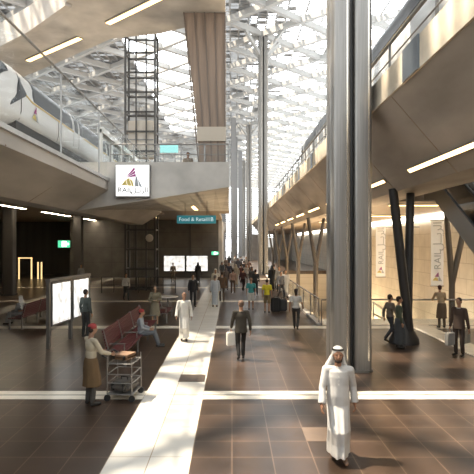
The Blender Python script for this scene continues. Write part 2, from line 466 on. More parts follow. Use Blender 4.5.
        if j and lod >= 1:
            MB().torus(N+V((0, .005, -.01)), .066, .014, n=18).build('collar', cloth(o.get('collar', (.5, .48, .44))), to, smooth=True, local=True)
    if bottom:
        q = MB(); short = o.get('shorts')
        q.ell(P+V((0, 0, -.01)), (.162*w, .118, .12), 16, 10)
        for s in (-1, 1):
            a = A[s]; kn, an = a['kn'], a['an']
            if short: q.cap(a['hp'], a['hp'].lerp(kn, .85), .090, .085, 12)
            else:
                q.cap(a['hp'], kn, .088, .068, 12); q.cap(kn, an+V((0, 0, .03)), .068, .056, 12)
        blob('shorts' if short else 'trousers', q, max(vox, .012), cloth(bottom), r, 2)
    if skirt:
        q = MB(); zl = o.get('hem', .45); kn = (A[-1]['kn']+A[1]['kn'])/2
        q.loft(ringset([(P+V((0, 0, .08)), .155, .115), (P, .18, .14), (V((0, P.y, .8)), .195, .155), (V((kn.x, kn.y, .6)), .2, .17), (V((kn.x, kn.y, zl)), .205, .18)], 32, .07, 9, 1))
        blob('apron' if o.get('apron') else 'skirt', q, max(vox, .011), cloth(skirt), r, 2)
    for s in (-1, 1):
        a = A[s]; q = MB(); q.cap(a['an']+V((0, .025, -.04)), a['toe']+V((0, .01, .005)), .042, .034, 10); q.ell(a['an']+V((0, .01, -.02)), (.042, .05, .045), 10, 8)
        if lod >= 1: blob('shoe', q, max(vox, .012), cloth(shoes, .5), r, 2)
        else: q.build('shoe', cloth(shoes, .5), r, smooth=True, local=True)
    return r, J, A

def pp(px, feet_y, **k):
    D = DF(feet_y); return (X(px, D), D, 0)

W_ = (.58, .56, .52)
hero = person((1.70, 8.02, 0), -.10, 1.80, 'man in a white thobe and white headscarf with black agal walking towards the camera', 'walk', robe=(.54, .53, .51), scarf=(.68, .66, .62),
              agal=True, beard=True, lod=3, sk=(.33, .17, .10), shoes=(.20, .13, .09), stride=.17, lead=1, tail=True)
person(pp(241, 360), PI+.1, 1.78, 'man in a dark brown jacket seen from behind carrying a white case', 'walk', top=(.045, .038, .028), bottom=(.018, .017, .016), jacket=1,
       hair=(.16, .10, .07), lod=2, collar=(.30, .22, .16), lead=-1, stride=.14)
person((X(184, 17.6), 17.6, 0), 0.1, 1.74, 'bare-headed man in a white thobe walking along the cream path', 'walk', robe=W_, hair=None, lod=2, sk=(.30, .17, .11), stride=.12)
person(pp(91, 405), PI/2+.75, 1.73, 'porter in a red cap, cream shirt and brown apron pushing the luggage trolley', 'push', top=(.42, .37, .28), bottom=(.07, .065, .06), skirt=(.12, .075, .035),
       apron=1, hem=.42, cap_=(.24, .03, .03), lod=2, sk=(.30, .16, .10))
person((X(141, 16.6), 16.6, 0), PI/2+.1, 1.72, 'man in a red cap and blue-grey vest sitting on the long red bench', 'sit', top=(.27, .29, .31), bottom=(.12, .135, .15), cap_=(.26, .03, .03), lod=2, out=.12)
person((X(88, 18.6), 18.3, 0), PI-.5, 1.76, 'man in a dark green-grey shirt standing by the lit map panels', 'stand', top=(.06, .075, .07), bottom=(.03, .03, .03), lod=1)
person(pp(155, 326), .2, 1.68, 'woman in an olive tunic and knee-length skirt with folded arms', 'crossed', top=(.17, .15, .10), skirt=(.20, .175, .12), hair=(.07, .05, .03), lod=1, sk=(.38, .24, .16), bun=True)
person(pp(193, 307), .3, 1.76, 'man in a dark suit standing behind the path walker', 'stand', top=(.022, .022, .025), bottom=(.02, .02, .022), jacket=1, lod=1)
person(pp(215, 307), PI, 1.72, 'person in a pale blue-grey thobe walking away along the path', 'stand', robe=(.44, .47, .50), hair=(.12, .10, .09), lod=1)
person(pp(222, 302), PI+.1, 1.80, 'person in a brown jacket walking away beside the blue-grey thobe', 'walk', top=(.10, .06, .035), bottom=(.06, .045, .035), jacket=1, lod=1)
person(pp(215.5, 297), 0, 1.80, 'person in a white headscarf and cream robe behind the blue-grey thobe', 'stand', robe=(.55, .50, .42), scarf=(.6, .57, .52), lod=1)
person(pp(251, 310), PI, 1.66, 'person in a teal shirt and white shorts seen from behind', 'stand', top=(.05, .26, .25), bottom=(.6, .58, .54), shorts=1, sleeve='short', hair=(.25, .15, .10), lod=1)
person(pp(267, 313), PI-.3, 1.68, 'person in a bright yellow shirt seen from behind', 'stand', top=(.62, .52, .03), bottom=(.22, .16, .08), sleeve='short', lod=1, shorts=1)
person(pp(296, 330), PI-.2, 1.66, 'dark-haired woman in a white top walking beside the glass balustrade', 'walk', top=(.52, .50, .46), bottom=(.04, .038, .035), sleeve='short', bun=True, lod=1)
person(pp(390, 342), PI/2+.3, 1.68, 'person in a grey-brown top walking left of the dark leaning column', 'walk', top=(.16, .13, .10), bottom=(.05, .05, .055), lod=1, adj={})
person(pp(399, 348), PI/2-.1, 1.70, 'person in a dark green top beside the leaning column foot', 'stand', top=(.06, .075, .05), robe=None, skirt=(.055, .06, .065), bottom=(.05, .05, .05), hem=.15, lod=1)
person((X(442, 20.3), 20.33, 0), PI, 1.72, 'person in a pale shirt leaning on the railing with their back turned', 'lean', top=(.36, .27, .17), skirt=(.12, .085, .055), bottom=(.10, .075, .05), hem=.4, hair=(.06, .02, .015), lod=1)
person(pp(459, 356), -.9, 1.78, 'man in a dark brown suit carrying two pale bags by the right railing', 'cases', top=(.055, .035, .025), bottom=(.045, .03, .022), jacket=1, lod=2)
person((X(20, 21.0), 21.05, 0), -PI/2-.25, 1.70, 'person with a white headscarf sitting on the bench beyond the left map panels', 'sit', robe=(.22, .21, .20), scarf=(.62, .60, .56), lod=1)
person((X(173, 44), 44, 0), 0, 1.70, 'person standing in front of the left wall screen', 'stand', top=(.26, .22, .17), bottom=(.22, .18, .13), lod=0)
person((X(198, 44), 44, 0), PI, 1.75, 'dark figure in front of the right wall screen', 'stand', robe=(.03, .03, .03), scarf=(.03, .03, .03), lod=0)
person((X(126, 30), 30, 0), .5, 1.65, 'person in a white top beside the dark lift tower', 'walk', top=(.5, .48, .44), bottom=(.05, .05, .05), lod=0)
person((X(272, 36), 36, 0), PI, 1.85, 'tall figure in black standing beside the far steel column', 'stand', robe=(.02, .02, .022), scarf=(.02, .02, .022), lod=0)
person((X(285.5, 31.5), 31.5, 0), 0, 1.76, 'person in a pale robe by the balustrade beyond the woman in white', 'stand', robe=(.5, .49, .47), hair=(.05, .04, .03), lod=0)
person((X(255.5, 33), 33, 0), PI, 1.72, 'person in black behind the teal shirt', 'stand', top=(.03, .03, .03), bottom=(.02, .02, .02), lod=0)
person((X(188, 24.0), 24.0, 6.07), 0, 1.74, 'person in a tan top standing on the concrete footbridge', 'stand', top=(.30, .24, .18), bottom=(.2, .17, .14), lod=1)
person((X(81, 41), 41, 0), .4, 1.7, 'person in grey far off beside the left hall pillar', 'walk', top=(.2, .2, .2), bottom=(.05, .05, .05), lod=0)
# distant crowd
far = [(226, 290, (.10, .08, .07), 'brown'), (233, 293, (.34, .22, .17), 'dusty pink'), (229, 283, (.05, .05, .07), 'navy'), (236, 286, (.30, .26, .20), 'beige'),
       (241, 283, (.15, .06, .05), 'dark red'), (246, 285, (.33, .31, .28), 'pale grey'), (222, 280, (.04, .045, .05), 'charcoal'), (244, 277, (.06, .06, .06), 'black'),
       (232, 276, (.5, .48, .45), 'white'), (238, 274, (.10, .10, .12), 'slate'), (226, 273, (.28, .2, .15), 'tan'), (249, 276, (.24, .15, .12), 'russet'),
       (229, 268, (.04, .04, .04), 'black'), (235, 268, (.42, .40, .37), 'cream'), (241, 269, (.08, .08, .09), 'grey'), (246, 270, (.3, .28, .26), 'light grey'),
       (274, 288, (.36, .35, .33), 'pale'), (279, 292, (.28, .27, .26), 'mid grey'), (252, 290, (.06, .055, .05), 'dark brown'), (243, 291, (.07, .03, .03), 'maroon'), (281, 299, (.12, .12, .13), 'graphite')]
for i, (px, fy, col, cn) in enumerate(far):
    if i % 3 == 0: kw = dict(robe=col, scarf=tuple(min(1, c*1.2) for c in col)); what = 'robe and headscarf'
    else: kw = dict(top=col, bottom=tuple(c*.35 for c in col)); what = 'top'
    rel = 'nearer' if fy > 282 else ('mid-hall' if fy > 272 else 'at far exit')
    side = 'left of' if px < 255 else 'right of'
    dist = 'just ' if abs(px-262) < 15 else 'well '
    person((X(px, DF(fy)), DF(fy), 0), random.choice((0, PI, .4, PI-.5)), random.uniform(1.62, 1.84),
           'far person in %s %s %s, %s%s far column' % (cn, what, rel, dist, side), random.choice(('walk', 'stand')), lod=0, group='crowd in the hall', **kw)

# ------------------------------------------------------------------- floors
fl = MB(); fl.box((-34, -14, -.4), (3.8, 205, 0)); fl.box((3.8, -14, -.4), (12, 21, 0)); fl.box((3.8, 62, -.4), (12, 205, 0))
struct('floor', fl, floor_m)
struct('floor_lower', MB().box((3.8, 21, -5.4), (12, 62, -5)), mat('lower floor stone', (.42, .33, .22), .4, noise_amt=.1))
k = 1
def trim(mb, m, **kw):
    global k
    o = struct('trim_%d' % k, mb, m, **kw); k += 1; return o
trim(MB().box((-1.98, -2, 0), (-.65, 150, .006)), path_m)
trim(MB().box((-12.2, -2, 0), (-11.2, 50, .006)), path_m)
trim(MB().box((7.35, 2, 0), (8.15, 20.9, .03)), strip_m)
for i in range(14):
    y = 11.34+9.15*i
    m = MB()
    for x0, x1 in ((-34, -12.2), (-11.2, -1.98), (-.65, 3.75 if y > 21 else 12)):
        m.box((x0, y-.30, 0), (x1, y-.03, .005)); m.box((x0, y+.03, 0), (x1, y+.30, .005))
    trim(m, strip_m)
    m = MB()
    m.box((-1.98, y-.015, .004), (-.65, y+.015, .0075)); trim(m, strip_d)
trim(MB().box((1.306, 8.706, 0), (1.952, 9.352, .003)), tantile)
gr = MB()
for i in range(14): gr.box((-1.33, 12.42+i*.048, .006), (-.69, 12.455+i*.048, .014))
gr.box((-1.34, 12.4, .006), (-.68, 13.1, .009))
tag(gr.build('drain_grate', grate_m), 'dark slotted drain grate set into the cream path', 'drain grate')
# ledge beyond the right railing, void edge
trim(MB().box((3.8, 21.0, -.4), (12, 22.6, .02)), strip_m)
trim(MB().box((3.55, 21.0, 0), (3.8, 62, .10)), conc_l)
struct('wall_void', MB().box((3.6, 21.05, -5), (3.79, 62, -.4)).box((3.8, 62.0, -5), (12, 62.3, -.4)), stone_w)

# -------------------------------------------------------------------- walls
struct('wall_right', MB().box((12, 5, -5.2), (12.5, 100, 5.2)).box((12, -14, -.4), (12.5, 5, 5.2)).box((12, -14, 5.2), (12.5, 21, 12)), stone_w)
struct('trim_cove', MB().box((11.8, 16, 4.86), (11.98, 90, 5.16)), cove)
struct('wall_hall', MB().box((-16.2, 50, 0), (-1.35, 50.6, 5.75)), wall_dark)
struct('wall_hall_end', MB().box((-1.35, 50, 0), (-1.0, 62, 5.75)), conc_l)
struct('wall_hall_back', MB().box((-34, 54.5, 0), (-16.2, 55, 5.75)).box((-16.3, 50.6, 0), (-16.0, 54.5, 5.75)), mat('grey wall panels', (.13, .125, .12), .5, .2, noise_amt=.15, scale=.6, stretch=(3, 1, .1)))
struct('wall_left', MB().box((-34, -14, 0), (-33.6, 55, 6)), wall_dark)
struct('wall_rear_block', MB().box((-34, -14, 0), (12, -13.6, 6)), wall_dark)  # unseen wall added behind the camera to limit light
for a in (-15.6, -9.8, -4.2): trim(MB().box((a, 49.9, 0), (a+.08, 50, 5.75)), steel_d)

# ---------------------------------------------------------- left upper deck
# profile in (x,z): outer fascia, sloping soffit
prof = [(-5.08, 6.07), (-5.08, 5.62), (-6.44, 4.75), (-7.2, 4.75), (-7.6, 5.75), (-12, 5.75), (-12, 6.07)]
struct('ceiling_deck_left', MB().prism(prof, -12, 36, 'Y'), conc_soffit)
trim(MB().prism([(-5.02, 6.10), (-5.02, 5.98), (-5.3, 5.98), (-5.3, 6.10)], -12, 36, 'Y'), mat('pale edge stone', (.55, .56, .56), .5, noise_amt=.1))
jm = MB()
for y in (2, 6.6, 11.2, 15.8, 20.4): jm.prism([(-5.06, 5.64), (-6.45, 4.735), (-6.47, 4.76), (-5.08, 5.665)], y, y+.03, 'Y')
trim(jm, strip_d)
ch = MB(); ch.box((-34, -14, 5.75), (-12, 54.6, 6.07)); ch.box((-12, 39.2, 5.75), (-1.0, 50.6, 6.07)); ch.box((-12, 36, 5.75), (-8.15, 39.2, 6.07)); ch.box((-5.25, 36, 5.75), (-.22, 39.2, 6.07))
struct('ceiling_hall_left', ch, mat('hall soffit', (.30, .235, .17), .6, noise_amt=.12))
# concrete footbridge, deeper towards the deck, its soffit warping flat at the far side
b = MB(); n = 12; top = []; 
vs = []
for i in range(n+1):
    t = i/n; x = -6.9 + t*(6.9-.12); zf = 4.68 + (5.75-4.68)*t; xb = x - .1*t
    vs += [(x, 20.5, zf), (x, 20.5, 6.77), (x, 20.8, 6.77), (x, 20.8, 6.07), (xb, 36, 6.07), (xb, 36, 5.75)]
fs = []
for i in range(n):
    for j in range(6): fs.append((i*6+j, i*6+(j+1) % 6, (i+1)*6+(j+1) % 6, (i+1)*6+j))
fs += [tuple(range(6)), tuple(range(n*6+5, n*6-1, -1))]
b.verts_faces(vs, fs)
struct('ceiling_footbridge', b, conc)
fb = thing('glass_balustrade', 'glass balustrade with steel rails along the concrete footbridge', 'balustrade', (-3, 20.65, 6.77))
g = MB()
for i in range(5): g.box((-5.0+i*.98, 20.63, 6.80), (-4.06+i*.98, 20.65, 7.42))
g.build('glass_panel', glass2, fb)
MB().cyl((-5.05, 20.64, 7.52), (-.14, 20.64, 7.52), .03).build('handrail', steel_m, fb, smooth=True)
MB().cyl((-5.05, 20.64, 7.1), (-.14, 20.64, 7.1), .018).build('rail', steel_m, fb, smooth=True)
for i in range(6): MB().bar((-5.03+i*.975, 20.66, 6.77), (-5.03+i*.975, 20.66, 7.52), .05, .03).build('post', steel_m, fb)
# sign on the bridge front
sg = thing('logo_sign', 'square white lit sign with coloured sail logo on the bridge front', 'sign', (X(132.5, 20.2), 20.2, Z(196, 20.2)))
D = 20.2; x0, x1, z0, z1 = X(116, D), X(149, D), Z(196, D), Z(165, D)
MB().box((x0-.04, 20.22, z0-.04), (x1+.04, 20.5, z1+.04)).build('casing', steel_m, sg, bevel=.01)
MB().box((x0, 20.19, z0), (x1, 20.23, z1)).build('lit_face', lightwhite, sg)
def logo(sx, sz, cx, cz, y, parent, hgt, face='Y', mats=(purple, lyellow, lgrey)):
    """striped sail: purple upper sail, yellow fan, grey fan. unit box 1 x 1 scaled by hgt"""
    def put(polys, m, nm):
        q = MB()
        for poly in polys:
            if face == 'Y': q.prism([(cx+u*hgt, cz+v*hgt) for u, v in poly], y, y-.006, 'Y')
            else: q.prism([(cx+u*hgt, cz+v*hgt) for u, v in poly], y, y+.006, 'X')
        q.build(nm, m, parent)
    put([[(-.34, .0), (-.10, .28), (.10, .52), (.13, .38), (-.06, .2)], [(-.31, -.01), (-.04, .2), (.14, .34), (.15, .2), (-.06, .1)], [(-.28, -.02), (-.04, .09), (.16, .17), (.15, .03), (-.06, .01)]], mats[0], 'purple_sail')
    put([[(-.56, -.40), (-.34, -.12), (-.26, -.42)], [(-.32, -.12), (-.18, -.04), (-.04, -.44), (-.24, -.42)], [(-.16, -.05), (.0, -.18), (.08, -.48), (-.02, -.45)]], mats[1], 'yellow_fan')
    put([[(.17, .14), (.25, -.04), (.32, -.48), (.10, -.46)], [(.27, -.06), (.38, -.26), (.50, -.50), (.35, -.48)]], mats[2], 'grey_fan')
logo(1, 1, (x0+x1)/2+.0, Z(177.2, D), 20.185, sg, .80)
text_mesh('latin_letters', 'RAIL', .31, letterdark, sg, (x0+.37, 20.18, Z(190.3, D)), extrude=.004)
text_mesh('arabic_letters', '\uFEDE\u0640\uFEF3\uFEAE\uFEDF\uFE8D', .33, letterdark, sg, (x0+.95, 20.18, Z(190.3, D)), extrude=.004)

# -------------------------------------------- glass screen on left deck edge
sc = thing('platform_screen', 'tall glass screen with slim posts along the train deck edge', 'glass screen', (-5.12, 20, 6.1))
for i in range(9):
    y = -2+i*4.25
    MB().box((-5.13, y+.03, 6.12), (-5.115, y+4.2, 8.5)).build('glass_panel', glass2, sc)
    MB().box((-5.15, y-.012, 6.1), (-5.10, y+.012, 8.55)).build('post', steel_m, sc)
MB().cyl((-5.12, -2, 8.55), (-5.12, 36.2, 8.55), .035).build('top_rail', steel_m, sc, smooth=True)
pg = thing('platform_gate', 'white framed glazed platform doors beside the train rear', 'platform doors', (-5.7, 28, 6.07))
for i in range(7):
    y = 21.5+i*1.9
    MB().box((-5.75, y, 6.07), (-5.6, y+.18, 8.35)).build('post', white_p, pg)
    MB().box((-5.69, y+.18, 6.2), (-5.67, y+1.9, 8.2)).build('glass_panel', glass2, pg)
MB().box((-5.8, 21.5, 8.2), (-5.55, 34.8, 8.45)).build('header', white_p, pg)

# ------------------------------------------------------------------- trains
def train(name, label, cx, y0, dirn, zb, hgt, half, length, has_logo):
    r = thing(name, label, 'train', (cx, y0, zb-1.1), 0)
    th = [2*PI*i/40 for i in range(40)]
    def env(s):
        # lower and upper height, half width at distance s from nose tip
        t = min(1, max(0, s/3.0))
        zt = hgt*(.50+.50*math.sin(min(1, s/1.1)*PI/2)**.9)
        hw = half*(.84+.16*math.sin(min(1, s/1.3)*PI/2))
        zl = .18*(1-min(1, s/1.2))**2
        return zl, zt, hw
    def sp(s, a, off=0.0):
        zl, zt, hw = env(s)
        c, q = math.cos(a), math.sin(a)
        e = .38
        x = math.copysign(abs(c)**e, c)*(hw+off); z = math.copysign(abs(q)**e, q)*((zt-zl)/2+off)
        inw = 1-.10*max(0, z/((zt-zl)/2))**2
        return V((cx+x*inw, y0+dirn*s, zb+(zl+zt)/2+z))
    ss = [0, .03, .08, .15, .25, .4, .6, .8, 1.0, 1.2, 1.4, 1.7, 2.2, 2.7, 3.2, 4] + [4+i*1.5 for i in range(1, int((length-4)/1.5)+1)]
    q = MB(); q.loft([[sp(s, a) for a in th] for s in ss]); q.build('body', train_w, r, smooth=True, angle=60)
    def zside(s, zf, side, off=.012):
        """point on the side wall at absolute height fraction"""
        zl, zt, hw = env(s); h2 = (zt-zl)/2; zz = min(max((zf*hgt-(zl+zt)/2)/h2, -.995), .995)
        # solve a from z
        qn = math.copysign(abs(zz)**(1/.38), zz); cn = math.sqrt(max(0, 1-qn*qn))
        x = side*(cn**.38)*(hw+off); inw = 1-.10*max(0, zz)**2
        return V((cx+x*inw, y0+dirn*s, zb+zf*hgt))
    def patch(pts, side, m, nm, parent, off=.014):
        # pts: quads of (s0,zlo0,zhi0,s1,zlo1,zhi1) subdivided
        mb = MB()
        for s0, a0, b0, s1, a1, b1 in pts:
            ns = max(1, int(abs(s1-s0)/.4))
            rows = []
            for i in range(ns+1):
                t = i/ns; s = s0+(s1-s0)*t; lo = a0+(a1-a0)*t; hi = b0+(b1-b0)*t
                rows.append([zside(s, lo+(hi-lo)*j/6, side, off) for j in range(7)] + [zside(s, lo+(hi-lo)*j/6, side, -.03) for j in range(6, -1, -1)])
            mb.loft(rows)
        return mb.build(nm, m, parent, smooth=True)
    for side in (-1, 1):
        patch([(.95, .25, .27, 1.6, .42, .86), (1.6, .42, .86, 2.15, .56, .60)], side, dark_glass, 'cab_window', r)
        seg = [(2.25, .90, .93, 2.85, .55, .93), (2.85, .55, .93, 7.2, .55, .93), (8.9, .55, .93, 13.2, .55, .93), (14.9, .55, .93, length-1, .55, .93)]
        for sg_ in seg: patch([sg_], side, dark_glass, 'side_window', r)
        for s in (7.4, 8.15, 13.4, 14.15):
            dd = patch([(s, .07, .95, s+.68, .07, .95)], side, train_w, 'door', r, .022)
            patch([(s+.1, .52, .91, s+.58, .52, .91)], side, dark_glass, 'door_window', dd, .032)
        patch([(2.7, .50, .53, length-.6, .50, .53)], side, gold, 'gold_stripe', r)
        patch([(2.1, .56, .585, 2.7, .50, .53)], side, gold, 'gold_stripe', r)
        patch([(1.72, .10, .93, 1.745, .10, .93)], side, steel_d, 'panel_joint', r, .016)
        patch([(5.4, .10, .50, 5.415, .10, .50)], side, steel_d, 'panel_joint', r, .016)
    # windscreen over the raked nose
    mb = MB(); rows = []
    for i in range(9):
        s = .04+.86*i/8; row = []
        for j in range(13):
            a = math.radians(14+152*j/12); row.append(sp(s, a, .014))
        rows.append(row)
    mb.loft(rows, cap=False, closed=False); w = mb.build('windscreen', dark_glass, r, smooth=True, angle=80)
    MB().box((cx-.5, y0-dirn*.015, zb+.55), (cx+.5, y0+dirn*.1, zb+.78)).build('nose_panel', gold, r)
    for side in (-1, 1):
        MB().ell((cx+side*half*.6, y0+dirn*.03, zb+.62), (.16, .06, .09)).build('headlight', mat('headlight', (1, .95, .85), .2, emit=1), r, smooth=True)
    # skirt and bogies
    MB().box((cx-half+.12, y0+dirn*1.6, zb-.75), (cx+half-.12, y0+dirn*(length-.3), zb+.15)).build('underframe', black, r)
    for s in (3.2, 5.0, 12, 13.8, length-3):
        bo = MB(); bo.box((cx-half+.2, y0+dirn*(s-.5), zb-.95), (cx+half-.2, y0+dirn*(s+.5), zb-.7)); bo.build('bogie', steel_d, r)
        wm = MB()
        for side in (-1, 1): wm.cyl((cx+side*(half-.3), y0+dirn*s, zb-.88), (cx+side*(half-.18), y0+dirn*s, zb-.88), .25, n=18)
        wm.build('wheel', steel_m, r, smooth=True)
    if has_logo: logo(1, 1, y0+dirn*2.95, zb+hgt*.34, cx+half+.02, r, .52, face='X')
    return r
train('train', 'white train with raked nose and gold stripe on the left deck', -8.52, 15.35, 1, 7.46, 2.03, 1.32, 20.1, True)
train('train', 'white train standing on the right-hand upper deck', 6.35, 37.5, -1, 8.72, 2.1, 1.35, 33, False)
for cx, y0, y1, z, nm in ((-8.52, -8, 36, 6.07, 'left'), (6.35, -8, 60, 7.55, 'right')):
    for s in (-.72, .72):
        trim(MB().box((cx+s-.035, y0, z), (cx+s+.035, y1, z+.035)), steel_m)
    
# ---------------------------------------------------------- right upper deck
prof = [(3.95, 7.10), (3.95, 7.80), (4.25, 7.80), (4.25, 7.55), (8.0, 7.55), (8.0, 7.0), (6.9, 5.2), (5.6, 5.2)]
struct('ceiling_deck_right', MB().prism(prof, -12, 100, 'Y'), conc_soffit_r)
struct('trim_fascia_right', MB().box((3.90, -12, 7.10), (3.949, 100, 7.80)), conc_w)
for i in range(20):
    y = 5.8+i*4.6
    trim(MB().box((3.86, y, 7.09), (3.9, y+(.95 if i == 1 else .45), 7.81)), blue_steel)
jm = MB()
for i in range(12):
    y = 3.2+i*4.6
    jm.prism([(3.96, 7.075), (5.6, 5.185), (5.62, 5.21), (3.98, 7.10)], y, y+.03, 'Y')
trim(jm, strip_d)
rb = thing('deck_balustrade', 'glass balustrade with steel handrail along the right upper deck', 'balustrade', (4.1, 30, 7.8))
for i in range(26):
    y = -2+i*3
    MB().box((4.09, y+.04, 7.85), (4.11, y+2.96, 8.5)).build('glass_panel', glass2, rb)
    MB().box((4.07, y-.02, 7.8), (4.13, y+.02, 8.6)).build('post', steel_m, rb)
MB().cyl((4.1, -2, 8.62), (4.1, 76, 8.62), .045).build('handrail', steel, rb, smooth=True)
MB().cyl((4.02, -2, 8.1), (4.02, 76, 8.1), .02).build('rail', steel, rb, smooth=True)
rc = MB(); rc.box((6.9, 21, 5.2), (12, 100, 5.8))
struct('ceiling_hall_right', rc, mat('mezzanine soffit', (.20, .155, .11), .6, noise_amt=.1))
# soffit lights
def soffit_light(y0, y1, x, z, nx, nz, wid, label, group, m=tube_w):
    r = thing('linear_light', label, 'ceiling light', (x, (y0+y1)/2, z), 0, group)
    t = V((nz, 0, -nx)).normalized()*wid/2; nn = V((nx, 0, nz)).normalized()
    def pr(a, off0, off1):
        c = V((x, 0, z)); u = t*a
        return [((c-u+nn*off0).x, (c-u+nn*off0).z), ((c+u+nn*off0).x, (c+u+nn*off0).z), ((c+u+nn*off1).x, (c+u+nn*off1).z), ((c-u+nn*off1).x, (c-u+nn*off1).z)]
    MB().prism(pr(1.35, -.03, .03), y0-.05, y1+.05, 'Y').build('housing', steel_m, r)
    MB().prism(pr(1, .028, .045), y0, y1, 'Y').build('diffuser', m, r)
    return r
nrm = V((-1.9, 0, -1.65)).normalized()
for i in range(8):
    y = 10.7+i*6.4
    t = .788; x = 3.95+1.65*t; z = 7.10-1.9*t
    names = ['nearest', 'second', 'third', 'fourth', 'fifth', 'sixth', 'seventh', 'farthest']
    soffit_light(y, y+4, x+nrm.x*.03, z+nrm.z*.03, nrm.x, nrm.z, .11, 'glowing linear light under the right deck, %s in the row' % names[i], 'linear lights under the right deck')
for i, y in enumerate((27, 36.2, 44.4)):
    soffit_light(y, y+6, -13.7, 5.73, 0, -1, .22, 'warm linear light on the left hall ceiling, %s in the row' % ('nearest', 'middle', 'farthest')[i], 'linear lights in the left hall', tube_h)
soffit_light(39.4, 45, -6.7, 5.73, 0, -1, .22, 'warm linear light on the hall ceiling behind the lift tower', None, tube_w)
soffit_light(28, 33, -2.35, 5.66, .04, -1, .22, 'warm linear light under the footbridge above the teal sign', None, tube_w)
soffit_light(2, 9, -13.7, 5.73, 0, -1, .22, 'warm linear light on the left hall ceiling near the camera', None, tube_h)

# --------------------------------------------------- upper diagonal concrete
poly = [(-30, 45.5), (-10.5, 29.5), (-6.2, 25.8), (-3.6, 25.2), (-.3, 23.4), (-.3, 10), (1, 6), (-6, 6), (-4, 17), (-7.3, 21.9), (-10, 24.6), (-30, 41)]
poly = [(-30, 45.5), (-10.5, 29.5), (-6.2, 25.8), (-3.6, 25.2), (-.3, 23.4), (-.3, 17.5), (-4.3, 17.5), (-4.7, 19.2), (-7.3, 21.9), (-10, 24.6), (-30, 41)]
struct('ceiling_upper_bridge', MB().prism(poly, 14.0, 15.1, 'Z'), conc)
struct('trim_upper_bridge', MB().prism([(-30, 41), (-10, 24.6), (-7.3, 21.9), (-7.1, 22.1), (-9.8, 24.8), (-29.8, 41.2)], 13.86, 14.0, 'Z'), conc_l)
def diag_light(p, q, label):
    r = thing('linear_light', label, 'ceiling light', ((p[0]+q[0])/2, (p[1]+q[1])/2, 14.0), 0, 'lights under the upper bridge')
    MB().bar((*p, 13.97), (*q, 13.97), .36, .06).build('housing', steel_m, r)
    MB().bar((*p, 13.93), (*q, 13.93), .26, .03).build('diffuser', tube_l, r)
diag_light((X(28, 28.8), 28.8), (X(80, 25.6), 25.6), 'long warm linear light under the upper bridge above the train')
diag_light((X(108, 23.9), 23.9), (X(163, 21.3), 21.3), 'long warm linear light under the upper bridge near the top edge')

# -------------------------------------------------------- brown ribbed tower
tw = thing('tapered_pier', 'brown ribbed pier tapering down onto the footbridge', 'pier', (-1.2, 24, 6.07))
rings = []
for z, xl in ((6.07, -1.42), (9, -1.62), (11.5, -1.92), (13.99, -2.22)):
    rings.append([V((xl, 22.9, z)), V((-.3, 22.9, z)), V((-.3, 25, z)), V((xl, 25, z))])
MB().loft(rings).build('shaft', tower_m, tw)
for i in range(5):
    u = i/4
    MB().bar((-1.42+u*1.1, 22.87, 6.1), (-2.2+u*1.88, 22.87, 13.98), .06, .08, up=(0, 1, 0)).build('rib', mat('dark rib', (.16, .125, .10), .5), tw)
MB().box((-1.6, 22.8, 8.1), (-.28, 22.9, 8.75)).build('band', mat('pale band', (.5, .44, .36), .5), tw)

# ---------------------------------------------------------------- lift tower
lt = thing('lift_tower', 'dark steel lift tower frame rising through the hall', 'lift tower', (-6.7, 37.5, 0))
lx0, lx1, ly0, ly1 = -7.75, -5.6, 36.35, 37.6
for x in (lx0, lx1):
    for y in (ly0, ly1): MB().box((x-.07, y-.07, 0), (x+.07, y+.07, 18.8)).build('post', steel_d, lt)
for x in (lx0+.78, lx0+1.52): MB().box((x-.05, ly0-.05, 0), (x+.05, ly0+.05, 18.8)).build('guide_rail', steel_d, lt)
for i in range(14):
    z = .12+i*1.43
    q = MB()
    for y in (ly0, ly1): q.box((lx0, y-.05, z-.06), (lx1, y+.05, z+.06))
    for x in (lx0, lx1): q.box((x-.05, ly0, z-.06), (x+.05, ly1, z+.06))
    q.build('ring_beam', steel_d, lt)
cabm = mat('lift car panel', (.62, .57, .50), .4)
car = MB().box((lx0+.15, ly0+.2, 9.7), (lx1-.15, ly1-.2, 12.4)).build('lift_car', cabm, lt, bevel=.04)
MB().box((lx0+.13, ly0+.15, 10.95), (lx1-.13, ly0+.2, 11.05)).build('car_band', steel_m, car)
MB().box((lx0+.4, ly0+.1, .15), (lx1-.4, ly0+.14, 2.3)).build('landing_door', glass2, lt)
MB().ell((X(149, 36), 36.2, Z(238, 36)), (.28, .05, .28), 20, 10).build('clock', cabm, lt, smooth=True)

